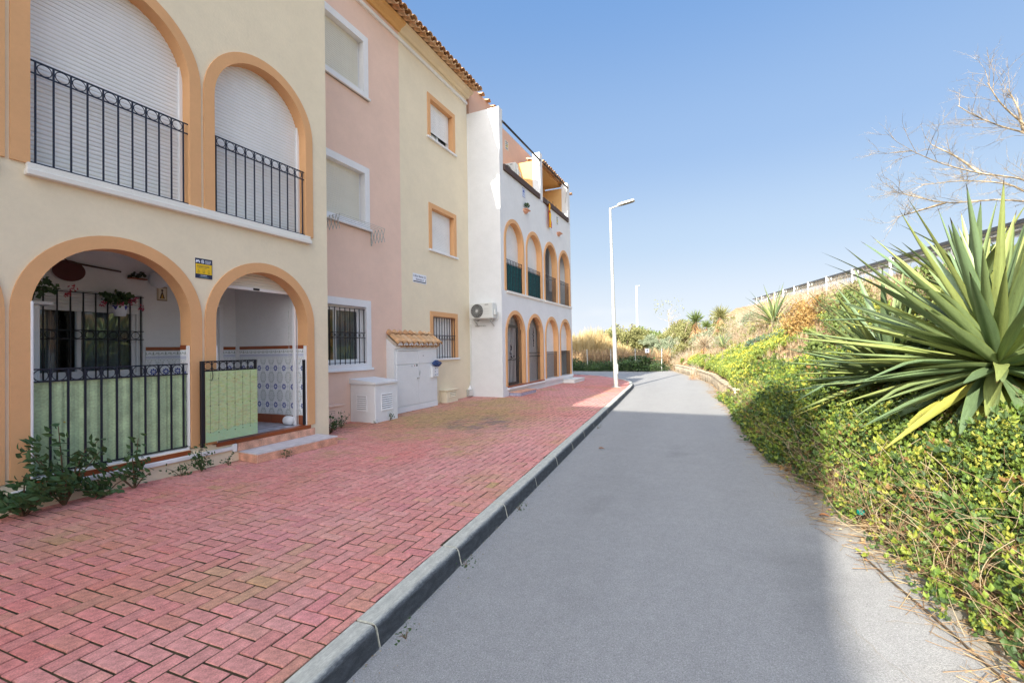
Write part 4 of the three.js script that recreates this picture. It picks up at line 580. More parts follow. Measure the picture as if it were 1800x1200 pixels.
// steps of the white block
{
  const t = thing('tiled_step', 'low step with blue patterned tiles below the first grilled arch', 'step', [-5.85, 0, -13.7]);
  const bt = canvasTex(128, 64, (g, w, h) => { g.fillStyle = '#e4e6ec'; g.fillRect(0, 0, w, h); g.fillStyle = '#2c3580'; for (let x = 0; x < w; x += 32) { g.fillRect(x, 0, 6, h); g.beginPath(); g.arc(x + 18, 32, 11, 0, 7); g.fill(); g.fillRect(x + 4, 4, 28, 6); g.fillRect(x + 4, 54, 28, 6); } g.fillStyle = '#e4e6ec'; for (let x = 0; x < w; x += 32) { g.beginPath(); g.arc(x + 18, 32, 4.5, 0, 7); g.fill(); } });
  mesh('core', box(-6.03, -5.64, 0, 0.105, -13.06, -14.36), M.mortar, t); mesh('tread', box(-6.03, -5.62, 0.105, 0.125, -13.04, -14.38, 0.004), M.terracotta, t);
  const bm = std({ map: bt, roughness: 0.3 }); for (let i = 0; i < 6; i++) { const m = new THREE.Mesh(new THREE.BoxGeometry(0.208, 0.098, 0.01), bm); m.name = 'riser_tile'; m.position.set(-5.635, 0.054, -13.17 - i * 0.214); m.rotation.y = Math.PI / 2; t.add(m); } for (let i = 0; i < 2; i++) { const m = new THREE.Mesh(new THREE.BoxGeometry(0.185, 0.098, 0.01), bm); m.name = 'riser_tile'; m.position.set(-5.74 - i * 0.19, 0.054, -13.055); t.add(m); }
  const w = thing('doorstep', 'plain white step at the far corner of the white block', 'step', [-5.8, 0, -19.2]); mesh('riser', box(-6.02, -5.52, -0.02, 0.11, -18.5, -20.1, 0.01), M.trimWhite, w); mesh('tread', box(-6.02, -5.50, 0.11, 0.135, -18.48, -20.12, 0.006), M.sill, w);
}
// ---------- the block up the street behind the viewpoint whose shadow crosses the lane ----------
{
  const b = thing('apartment_block', 'tall cream block farther up the street whose shadow crosses the lane', 'building', [-6, 0, 20]);
  const H = 12.0; mesh('wall', [box(-11, -2.85, 0, H, 14.6, 27)], M.cream, b); mesh('projecting_bay', box(-11, -2.05, 0, H, 11.0, 14.6), M.cream, b); mesh('coping', [box(-11.05, -2.79, H, H + 0.06, 14.66, 27)], M.sill, b);
  for (let f = 0; f < 4; f++) for (let i = 0; i < 3; i++) { const z = 16.5 + i * 3.4, y = 0.9 + f * 2.95; mesh('window_surround', [box(-2.85, -2.82, y - 0.12, y, z - 0.12, z + 1.32), box(-2.85, -2.82, y + 1.3, y + 1.42, z - 0.12, z + 1.32), box(-2.85, -2.82, y, y + 1.3, z - 0.12, z), box(-2.85, -2.82, y, y + 1.3, z + 1.2, z + 1.32)], M.orange, b); mesh('roller_shutter', shutterGeo(-(z + 1.2), -z, y, y + 1.3, -2.84), M.shutter, b); }
}
// ---------- things on and by the facades ----------
function printPlate(parent, name, tex, x, s0, s1, y0, y1, t = 0.006, edge = M.alu) { // flat printed plate facing the street
  const m = new THREE.Mesh(new THREE.BoxGeometry(s1 - s0, y1 - y0, t), [edge, edge, edge, edge, std({ map: tex, roughness: 0.45 }), edge]); m.name = name; m.rotation.y = Math.PI / 2; m.position.set(x + t / 2, (y0 + y1) / 2, -(s0 + s1) / 2); parent.add(m); return m;
}
{
  const t = thing('alarm_sign', 'small navy and yellow alarm plate between the two porch arches', 'sign', [-6.15, 2.48, -3.77]);
  const tex = canvasTex(384, 448, (g, w, h) => { g.fillStyle = '#1d2545'; g.fillRect(0, 0, w, h); g.fillStyle = '#e8bd0c'; g.fillRect(12, 124, w - 24, 226); g.fillStyle = '#eef2ff'; g.strokeStyle = '#eef2ff'; g.lineWidth = 20; g.lineCap = 'round'; g.lineJoin = 'round'; g.beginPath(); g.moveTo(26, 92); g.bezierCurveTo(30, 40, 48, 36, 58, 80); g.bezierCurveTo(66, 36, 88, 36, 96, 92); g.stroke(); g.lineWidth = 11; g.beginPath(); g.arc(168, 68, 33, 0.3, 5.6); g.stroke(); g.beginPath(); g.arc(172, 66, 15, 0, 6.28); g.stroke(); g.font = 'bold 26px sans-serif'; g.fillText('MOVISTAR', 222, 56); g.fillText('PROSEGUR', 222, 82); g.fillText('ALARMAS', 222, 108); g.fillStyle = '#2a2440'; g.font = 'bold 47px sans-serif'; g.fillText('CONECTADA', 40, 196); g.font = 'bold 17px sans-serif'; g.fillText('A CENTRAL DE ALARMAS', 62, 224); for (const [x, k] of [[78, 0], [192, 1], [306, 2]]) { g.lineWidth = 5; g.strokeStyle = '#5a4a20'; g.beginPath(); k === 0 ? (g.moveTo(x, 252), g.lineTo(x + 20, 296), g.lineTo(x - 20, 296), g.closePath()) : k === 1 ? g.rect(x - 22, 258, 44, 34) : g.arc(x, 276, 20, 0, 7); g.stroke(); g.fillStyle = '#6a5420'; g.fillRect(x - 30, 312, 60, 6); g.fillRect(x - 22, 324, 44, 6); } g.fillStyle = '#eef2ff'; g.font = 'bold 30px sans-serif'; g.fillText('AVISADOS', 120, 392); g.fillStyle = '#7fa0a8'; g.fillRect(90, 408, 210, 7); g.fillRect(120, 422, 150, 6); });
  printPlate(t, 'plate', tex, -6.148, 3.662, 3.882, 2.482, 2.742);
}
{
  const t = thing('street_sign', 'white street name plate on the cream wall above the meter cupboard', 'sign', [XR, 3.26, -9.96]);
  const tex = canvasTex(512, 216, (g, w, h) => { g.fillStyle = '#e6e9f2'; g.fillRect(0, 0, w, h); g.fillStyle = '#2b3352'; g.font = 'bold 66px sans-serif'; g.fillText('C/Mar Menor 23', 18, 80, 470); g.fillText('Manzana 2', 110, 152, 300); g.fillStyle = '#11162c'; g.fillRect(20, 172, 470, 24); g.fillRect(474, 110, 16, 86); });
  printPlate(t, 'plate', tex, XR + 0.002, 9.66, 10.26, 3.26, 3.50);
}
// folding clothes rack below the middle pink window
{
  const t = thing('clothes_rack', 'grey folding clothes airer fixed under the middle pink-wall window', 'clothes rack', [XR, 3.95, -7.4]);
  const m = M.galv, X = (k) => XR + 0.04 + 0.09 * k; const arms = [];
  for (const [s, nm] of [[6.78, 0], [8.12, 1]]) { const a = []; for (let k = 0; k < 4; k++) { a.push(bar(V(X(k), 3.93, -s), V(X(k + 1), 4.23, -s), 0.010), bar(V(X(k), 4.23, -s), V(X(k + 1), 3.93, -s), 0.010)); } a.push(bar(V(XR + 0.012, 3.88, -s), V(XR + 0.012, 4.24, -s), 0.022)); mesh('scissor_arm', a, m, t); }
  for (let k = 0; k <= 4; k++) mesh('wire', rod(V(X(k), 4.23, -6.78), V(X(k), 4.23, -8.12), 0.005, 0.005, 6), m, t);
}
// air conditioner
function acUnit(t, x0, x1, y0, y1, z0, z1) { // front faces +z
  mesh('casing', box(x0, x1, y0, y1, z0, z1, 0.018), M.greyPlastic, t);
  const c = V(lerp(x0, x1, 0.31), (y0 + y1) / 2, z0 > z1 ? z0 : z1), R = (y1 - y0) * 0.44; c.z += 0.001;
  const disc = new THREE.CylinderGeometry(R, R, 0.012, 36); disc.rotateX(Math.PI / 2); disc.translate(c.x, c.y, c.z + 0.002); mesh('fan_opening', strip(disc), M.dark, t);
  const g = []; for (const r of [0.98, 0.84, 0.70, 0.56, 0.42, 0.3]) g.push(ring(V(c.x, c.y, c.z + 0.014), R * r, 0.0035, 'z', 30)); for (let i = 0; i < 22; i++) { const a = i * 0.2856; g.push(bar(V(c.x + R * 0.16 * Math.cos(a), c.y + R * 0.16 * Math.sin(a), c.z + 0.012), V(c.x + R * 0.98 * Math.cos(a + 0.7), c.y + R * 0.98 * Math.sin(a + 0.7), c.z + 0.012), 0.006)); }
  mesh('fan_guard', g, M.galv, t); const hub = new THREE.CylinderGeometry(R * 0.18, R * 0.18, 0.02, 20); hub.rotateX(Math.PI / 2); hub.translate(c.x, c.y, c.z + 0.014); mesh('hub', strip(hub), M.greyPlastic, t);
  mesh('front_ribs', [0.3, 0.45, 0.6].map((f) => box(lerp(x0, x1, 0.62), lerp(x0, x1, 0.84), lerp(y0, y1, f), lerp(y0, y1, f) + 0.006, c.z - 0.004, c.z + 0.003)), M.galv, t); mesh('nameplate', box(lerp(x0, x1, 0.66), lerp(x0, x1, 0.82), lerp(y0, y1, 0.87), lerp(y0, y1, 0.9), c.z - 0.004, c.z + 0.002), M.dark, t);
  mesh('valve_cover', [box(x1 - 0.005, x1 + 0.05, lerp(y0, y1, 0.2), lerp(y0, y1, 0.62), z1 + 0.05, z0 - 0.08, 0.02)], M.greyPlastic, t); mesh('pipe', [tube([V(x1 + 0.05, lerp(y0, y1, 0.45), z1 + 0.12), V(x1 + 0.11, lerp(y0, y1, 0.35), z1 + 0.1), V(x1 + 0.09, lerp(y0, y1, 0.05), z1 + 0.06), V(x1 + 0.02, y0 - 0.05, z1 + 0.02)], 0.014)], M.greyPlastic, t);
}
{
  const t = thing('air_conditioner', 'grey outdoor air conditioning unit bracketed to the white side wall', 'air conditioner', [-6.55, 2.4, -12.45]);
  acUnit(t, -6.96, -6.19, 2.42, 2.90, -12.28, -12.56);
  mesh('bracket', [box(-6.86, -6.82, 2.37, 2.41, -12.26, -12.6), box(-6.32, -6.28, 2.37, 2.41, -12.26, -12.6), bar(V(-6.84, 2.38, -12.3), V(-6.84, 2.2, -12.6), 0.025), bar(V(-6.3, 2.38, -12.3), V(-6.3, 2.2, -12.6), 0.025), box(-6.95, -6.6, 2.2, 2.23, -12.57, -12.6)], M.galv, t);
}
{
  const t = thing('wall_conduit', 'thin pipe running down the corner from the air conditioner to a grey box', 'conduit', [-7.05, 0, -12.55]);
  mesh('pipe', tube([V(-7.1, 2.3, -12.56), V(-7.11, 1.6, -12.56), V(-7.1, 0.9, -12.56), V(-7.11, 0.55, -12.55), V(-7.13, 0.42, -12.5), V(-7.12, 0.3, -12.5)], 0.012, 7, 40), M.greyPlastic, t);
  mesh('junction_box', [box(XR, -7.07, 0.02, 0.24, -12.34, -12.58, 0.012)], M.galv, t); mesh('box_lid', [box(-7.07, -7.062, 0.04, 0.22, -12.36, -12.56, 0.003)], M.greyPlastic, t); mesh('pipe_hood', (() => { const g = new THREE.ConeGeometry(0.07, 0.14, 14); g.translate(-7.11, 0.31, -12.46); return strip(g); })(), M.trimWhite, t);
}
// meter cupboard with its little tiled roof
{
  const t = thing('meter_cupboard', 'white meter cupboard with a barrel-tile roof against the facade', 'cupboard', [-7.05, 0, -9.5]), s0 = 8.6, s1 = 10.38, xf = -6.93;
  const sh = new THREE.Shape(); sh.moveTo(XR - 0.02, 0); sh.lineTo(xf - 0.01, 0); sh.lineTo(xf - 0.01, 1.60); sh.lineTo(XR - 0.02, 1.79); sh.lineTo(XR - 0.02, 0); mesh('body', plateZ(sh, -s1, s1 - s0), M.cabinet, t);
  mesh('plinth', box(xf - 0.03, xf + 0.015, 0, 0.125, -s0 - 0.02, -s1 + 0.02), M.trimWhite, t);
  const m = 9.52; for (const [a, b] of [[s0 + 0.06, m - 0.004], [m + 0.004, s1 - 0.03]]) { const d = mesh('door', [box(xf - 0.012, xf + 0.012, 0.15, 1.14, -a, -b, 0.004), box(xf - 0.012, xf + 0.012, 1.155, 1.47, -a, -b, 0.004)], M.cabinet, t); }
  mesh('drip_edge', box(xf - 0.02, xf + 0.03, 1.485, 1.51, -(s0 + 0.1), -(m - 0.02), 0.004), M.cabinet, t); mesh('frame', [box(xf - 0.02, xf + 0.02, 1.53, 1.60, -s0, -s1, 0.006)], M.cabinet, t);
  mesh('handle', [bar(V(xf + 0.02, 0.86, -9.55), V(xf + 0.035, 0.98, -9.55), 0.012), box(xf + 0.01, xf + 0.05, 0.78, 0.81, -9.44, -9.51, 0.004)], M.steel, t);
  const stick = canvasTex(64, 64, (g) => { g.fillStyle = '#e8e8ea'; g.fillRect(0, 0, 64, 64); g.fillStyle = '#555'; g.fillRect(12, 16, 40, 8); g.fillRect(12, 34, 40, 20); }), red = canvasTex(64, 64, (g) => { g.fillStyle = '#eee'; g.fillRect(0, 0, 64, 64); g.fillStyle = '#b23'; g.fillRect(8, 8, 48, 20); g.fillStyle = '#345'; g.fillRect(8, 36, 48, 16); }), blk = canvasTex(64, 64, (g) => { g.fillStyle = '#444'; g.fillRect(0, 0, 64, 64); g.fillStyle = '#8a9'; g.fillRect(8, 8, 20, 20); });
  for (const [s, y, q, w] of [[9.22, 1.08, stick, 0.05], [9.33, 1.08, red, 0.055], [9.42, 1.09, blk, 0.055], [9.70, 1.33, stick, 0.05]]) printPlate(t, 'sticker', q, xf + 0.0125, s, s + w, y, y + 0.05, 0.0015);
  tiledEave(t, s0 + 0.1, s1 - 0.02, xf + 0.12, 1.59, 0.75, 2, 0.205, 0.34); mesh('roof_bed', (() => { const q = new THREE.Shape(); q.moveTo(XR, 1.74); q.lineTo(xf + 0.02, 1.60); q.lineTo(xf + 0.05, 1.64); q.lineTo(XR, 1.86); q.lineTo(XR, 1.74); return plateZ(q, -s1 + 0.02, s1 - s0 - 0.04); })(), M.mortar, t);
  for (let i = 0; i < 8; i++) mesh('tile_plug', (() => { const g = new THREE.CircleGeometry(0.085, 14, 0, Math.PI); g.rotateY(Math.PI / 2); g.translate(xf + 0.1, 1.615, -(s0 + 0.1 + i * 0.2083)); return strip(g); })(), M.trimWhite, t);
}
{ // leaflet holder and the bag
  const h = thing('leaflet_box', 'narrow white leaflet box hung on the cupboard door', 'box', [-6.9, 0.77, -10.2]); const x = -6.915; mesh('body', [box(x, x + 0.06, 0.77, 1.06, -10.04, -10.14, 0.006), box(x, x + 0.045, 0.78, 1.05, -10.145, -10.35, 0.006)], M.cabinet, h);
  const tex = canvasTex(128, 128, (g) => { g.fillStyle = '#e4e7ee'; g.fillRect(0, 0, 128, 128); g.fillStyle = '#6c7690'; for (const [a, b, c, d] of [[16, 14, 40, 14], [70, 10, 44, 8], [12, 60, 30, 12], [16, 104, 34, 12], [66, 100, 50, 6]]) g.fillRect(a, b, c, d); }); printPlate(h, 'print', tex, x + 0.0462, 10.16, 10.34, 0.8, 1.04, 0.001);
  const b = thing('plastic_bag', 'crumpled blue plastic bag tucked on top of the white leaflet box', 'bag', [-6.87, 1.06, -10.27]);
  const g = new THREE.IcosahedronGeometry(0.1, 4), p = g.attributes.position; for (let i = 0; i < p.count; i++) { const v = V(p.getX(i), p.getY(i), p.getZ(i)), k = 1 + 0.9 * fbm(v.x * 14, v.y * 14, v.z * 14) + 0.25 * Math.abs(noise(v.x * 40, v.y * 40, v.z * 40)); v.multiplyScalar(k); p.setXYZ(i, v.x * 0.7, v.y * 0.8, v.z * 1.5); } g.computeVertexNormals(); g.translate(-6.88, 1.13, -10.27); mesh('bag', strip(g), std({ color: lin(0.018, 0.05, 0.17), roughness: 0.4 }), b);
}
function louvre(t, axis, a0, a1, y0, y1, at, n, mat) { // louvred vent proud of a face; axis 'z': face looks to +z, 'x': to +x
  const L = []; const B = (u0, u1, v0, v1, d0, d1) => (axis === 'z' ? box(u0, u1, v0, v1, at + d0, at + d1) : box(at + d0, at + d1, v0, v1, -u0, -u1)), w = 0.018;
  mesh('vent_back', B(a0, a1, y0, y1, -0.002, 0.0015), M.dark, t);
  mesh('vent_frame', [B(a0 - w, a0, y0 - w, y1 + w, -0.002, 0.014), B(a1, a1 + w, y0 - w, y1 + w, -0.002, 0.014), B(a0, a1, y0 - w, y0, -0.002, 0.014), B(a0, a1, y1, y1 + w, -0.002, 0.014)], mat, t);
  const st = (y1 - y0) / n; for (let i = 0; i < n; i++) { const y = y0 + st * i; const g = box(-0.004, 0.004, 0, st * 0.86, -(a1 - a0) / 2, (a1 - a0) / 2); g.rotateZ(0.42); if (axis === 'z') { g.rotateY(-Math.PI / 2); g.translate((a0 + a1) / 2, y, at + 0.012); } else g.translate(at + 0.012, y, -(a0 + a1) / 2); mesh('louvre_slat', g, mat, t); }
}
{
  const t = thing('vent_housing', 'large white louvred housing on the pavement below the pink wall', 'housing', [-6.8, 0, -7.8]);
  mesh('body', box(XR, -6.49, -0.02, 0.80, -7.42, -8.15, 0.012), M.cabinet, t);
  const q = new THREE.Shape(); q.moveTo(XR - 0.01, 0.80); q.lineTo(-6.455, 0.795); q.lineTo(-6.455, 0.835); q.lineTo(XR - 0.01, 0.91); q.lineTo(XR - 0.01, 0.80); mesh('lid', plateZ(q, -8.18, 0.79), M.cabinet, t);
  louvre(t, 'z', -6.98, -6.73, 0.24, 0.54, -7.42, 7, M.trimWhite); louvre(t, 'x', 7.62, 7.96, 0.24, 0.56, -6.49, 7, M.trimWhite);
}
{
  const t = thing('vent_housing', 'small cream vent box at the foot of the cream wall', 'housing', [-7.05, 0, -11.2]); mesh('body', box(XR, -6.93, -0.02, 0.33, -10.85, -11.44, 0.01), M.creamB, t); mesh('lid', box(XR, -6.905, 0.33, 0.365, -10.82, -11.47, 0.008), M.creamB, t); louvre(t, 'x', 10.98, 11.3, 0.15, 0.28, -6.93, 3, M.creamB);
  const u = thing('vent_housing', 'small pink vent box at the foot of the pink wall', 'housing', [-7.05, 0, -6.5]); mesh('body', box(XR, -6.9, -0.02, 0.40, -6.2, -6.95, 0.01), M.pink, u); mesh('lid', box(XR, -6.875, 0.40, 0.435, -6.17, -6.98, 0.008), M.pink, u); louvre(u, 'x', 6.3, 6.72, 0.17, 0.33, -6.9, 4, M.pink);
}
// ---------- things inside the porch ----------
M.leafGreen = phys({ color: lin(0.045, 0.10, 0.025), roughness: 0.6, transmission: 0.25, thickness: 0, side: THREE.DoubleSide }); M.petal = phys({ color: lin(0.45, 0.025, 0.055), roughness: 0.7, transmission: 0.3, thickness: 0, side: THREE.DoubleSide }); M.petalPink = phys({ color: lin(0.50, 0.07, 0.14), roughness: 0.7, transmission: 0.3, thickness: 0, side: THREE.DoubleSide });
function leafQuad(L, W, fold = 0.25, seg = 3) { // pointed oval leaf along +y, folded on the midrib
  const P = [], prof = (t) => Math.sin(Math.PI * Math.pow(t, 0.8)) * W / 2; for (let i = 0; i < seg; i++) { const a = i / seg, b = (i + 1) / seg, ya = a * L, yb = b * L, wa = prof(a), wb = prof(b), bend = (t) => -0.25 * L * t * t; for (const s of [-1, 1]) { const q = [[0, ya, bend(a)], [s * wa, ya, bend(a) + wa * fold], [s * wb, yb, bend(b) + wb * fold], [0, yb, bend(b)]]; const o = s > 0 ? [0, 1, 2, 0, 2, 3] : [0, 2, 1, 0, 3, 2]; for (const k of o) P.push(...q[k]); } } const g = new THREE.BufferGeometry(); g.setAttribute('position', new THREE.Float32BufferAttribute(P, 3)); g.computeVertexNormals(); g.setAttribute('uv', new THREE.Float32BufferAttribute(new Float32Array(P.length / 3 * 2), 2)); return g;
}
function scatter(proto, n, fn) { const out = []; const e = new THREE.Euler(), q = new THREE.Quaternion(), m = new THREE.Matrix4(); for (let i = 0; i < n; i++) { const { p, r, s } = fn(i); m.compose(p, q.setFromEuler(e.set(...r)), V(s, s, s)); out.push(proto.clone().applyMatrix4(m)); } return mergeGeometries(out, false); }
const ball = () => { let v; do v = V(rr(-1, 1), rr(-1, 1), rr(-1, 1)); while (v.length() > 1); return v; };
function geranium(t, c, R, nl, heads, petalMat) { const lf = leafQuad(0.06, 0.065, 0.15, 2), pt = leafQuad(0.022, 0.022, 0.1, 2); mesh('foliage', scatter(lf, nl, () => ({ p: ball().multiply(V(R, R * 0.7, R * 1.3)).add(c), r: [rr(-1.2, 1.2), rr(0, 6.3), rr(-1, 1)], s: rr(0.7, 1.2) })), M.leafGreen, t, false); for (const h of heads) mesh('flower_head', scatter(pt, 24, () => ({ p: ball().multiplyScalar(0.042).add(h), r: [rr(0, 6), rr(0, 6), rr(0, 6)], s: rr(0.8, 1.3) })), petalMat, t, false); }
{
  const c = thing('porch_cabinet', 'tall white cabinet standing at the end of the porch window', 'cabinet', [-7.3, 0.3, -2.45]); mesh('body', box(-7.55, -7.2, 0.3, 2.10, -2.28, -2.56, 0.006), M.alu, c); mesh('top', box(-7.58, -7.15, 2.10, 2.14, -2.24, -2.66, 0.006), M.alu, c); mesh('door', box(-7.2, -7.19, 0.36, 2.06, -2.31, -2.54, 0.004), M.alu, c);
  const g = thing('geranium', 'red geranium pot on top of the white porch cabinet', 'plant', [-7.3, 2.14, -2.45]); const pot = new THREE.CylinderGeometry(0.09, 0.07, 0.12, 18); pot.translate(-7.3, 2.2, -2.46); mesh('pot', strip(pot), M.dark, g); geranium(g, V(-7.28, 2.3, -2.55), 0.16, 110, [V(-7.2, 2.42, -2.46), V(-7.22, 2.48, -2.52), V(-7.2, 2.36, -2.50), V(-7.18, 2.33, -2.85), V(-7.2, 2.25, -2.8)], M.petal);
}
{
  const g = thing('hanging_flowerpot', 'white and blue flowerpot of pink geraniums hanging on the porch grille', 'plant', [-7.75, 2.05, -3.6]);
  const pt = canvasTex(256, 96, (q, w, h) => { q.fillStyle = '#e6e8ee'; q.fillRect(0, 0, w, h); q.fillStyle = '#2a3a9c'; for (let x = 0; x < w; x += 32) { q.fillRect(x, 4, 18, 8); } for (let x = 20; x < w; x += 64) { q.fillStyle = '#27348f'; q.beginPath(); q.arc(x, 52, 17, 0, 7); q.fill(); q.fillStyle = '#d9c832'; q.beginPath(); q.arc(x + 4, 50, 6, 0, 7); q.fill(); q.fillStyle = '#4a7d3a'; q.fillRect(x + 20, 44, 12, 22); } });
  const pot = new THREE.LatheGeometry([[0, 0], [0.065, 0], [0.085, 0.13], [0.1, 0.135], [0.1, 0.15], [0.08, 0.15], [0, 0.14]].map(([a, b]) => new THREE.Vector2(a, b)), 24); pot.translate(-7.76, 2.05, -3.6); mesh('pot', strip(pot), std({ map: pt, roughness: 0.3 }), g, false); geranium(g, V(-7.74, 2.28, -3.55), 0.15, 150, [V(-7.66, 2.2, -3.36), V(-7.64, 2.22, -3.55), V(-7.64, 2.25, -3.68), V(-7.66, 2.3, -3.74), V(-7.66, 2.17, -3.82)], M.petalPink); mesh('hook', [rod(V(-7.86, 2.3, -3.6), V(-7.78, 2.2, -3.6), 0.004)], M.iron, g);
}
{
  const l = thing('wall_lamp', 'round frosted globe lamp on the porch rear wall', 'lamp', [-7.9, 2.65, -4.2]); const g = new THREE.SphereGeometry(0.125, 28, 20); g.translate(-7.76, 2.63, -4.09); mesh('globe', strip(g), std({ color: lin(0.7, 0.7, 0.72), roughness: 0.35 }), l); const bs = new THREE.CylinderGeometry(0.05, 0.05, 0.06, 18); bs.rotateZ(Math.PI / 2); bs.translate(-7.88, 2.63, -4.09); mesh('base', strip(bs), M.alu, l);
  const p = thing('tile_picture', 'small framed tile picture of a robed figure on the porch wall', 'picture', [-7.9, 2.35, -4.21]); const tex = canvasTex(96, 144, (q, w, h) => { q.fillStyle = '#b9a88e'; q.fillRect(0, 0, w, h); q.fillStyle = '#8c7a66'; q.fillRect(0, 0, w, 10); q.fillRect(0, h - 10, w, 10); q.fillStyle = '#e2d6c0'; q.fillRect(14, 16, w - 28, h - 32); q.fillStyle = '#4c3a34'; q.beginPath(); q.moveTo(48, 40); q.lineTo(74, 122); q.lineTo(22, 122); q.fill(); q.beginPath(); q.arc(48, 38, 11, 0, 7); q.fill(); q.fillStyle = '#c79a3c'; q.beginPath(); q.moveTo(48, 70); q.lineTo(60, 120); q.lineTo(36, 120); q.fill(); }); printPlate(p, 'tile', tex, -7.898, 4.14, 4.28, 2.33, 2.55, 0.012, M.mortar);
  const f = thing('wall_ornament', 'dark red round ornament with a long wooden handle on the porch wall', 'ornament', [-7.9, 2.55, -3.1]); const d = new THREE.CylinderGeometry(0.155, 0.165, 0.03, 30); d.rotateZ(Math.PI / 2); d.scale(1, 0.85, 1.05); d.translate(-7.87, 2.63, -3.08); mesh('disc', strip(d), std({ color: lin(0.09, 0.02, 0.018), roughness: 0.6 }), f); mesh('handle', [rod(V(-7.86, 2.745, -3.1), V(-7.86, 2.70, -3.66), 0.014, 0.012), rod(V(-7.86, 2.74, -3.1), V(-7.86, 2.9, -2.86), 0.009, 0.006), rod(V(-7.86, 2.72, -3.05), V(-7.86, 2.82, -2.84), 0.009, 0.006)], M.wood, f); 
  const o = thing('shelf_ornament', 'little wall shelf with dark figurines beside the globe lamp', 'ornament', [-7.9, 2.6, -3.85]); mesh('shelf', box(-7.9, -7.8, 2.615, 2.63, -3.75, -3.97, 0.003), M.tileBrown, o); mesh('figurines', scatter(new THREE.IcosahedronGeometry(0.03, 1), 16, () => ({ p: V(rr(-7.88, -7.82), rr(2.64, 2.72), -rr(3.77, 3.95)), r: [rr(0, 3), rr(0, 3), 0], s: rr(0.5, 1) })), std({ color: lin(0.03, 0.045, 0.02), roughness: 0.5 }), o);
  const w = thing('plastic_tub', 'small white rounded tub on the porch floor against the brown skirting', 'tub', [-6.45, 0.3, -5.3]); const b = new THREE.CapsuleGeometry(0.075, 0.06, 8, 20); b.rotateZ(Math.PI / 2); b.translate(-6.46, 0.377, -5.31); mesh('tub', strip(b), M.alu, w);
}
// ---------- things on the white block ----------
for (const [s, lab] of [[14.6, 'terracotta wall pot with a green sprig on the white facade'], [18.2, 'empty terracotta wall pot on the white facade near the far corner']]) {
  const t = thing('wall_pot', lab, 'pot', [XW, 6.2, -s], 'pots on the white facade'); const g = new THREE.SphereGeometry(0.16, 16, 8, 0, Math.PI, Math.PI / 2, Math.PI / 2); g.rotateY(Math.PI / 2); g.scale(0.8, 0.8, 1.1); g.translate(XW, 6.3, -s); const pm = M.terracotta.clone(); pm.side = THREE.DoubleSide; mesh('pot', [strip(g), box(XW, XW + 0.15, 6.28, 6.32, -(s - 0.18), -(s + 0.18), 0.01)], pm, t);
  if (s < 15) mesh('foliage', scatter(leafQuad(0.1, 0.05), 40, () => ({ p: V(XW + 0.08 + rr(-0.05, 0.05), 6.36 + rr(0, 0.14), -(s + rr(-0.14, 0.14))), r: [rr(-0.9, 0.9), rr(0, 6), rr(-0.9, 0.9)], s: rr(0.7, 1.2) })), M.leafGreen, t, false);
}
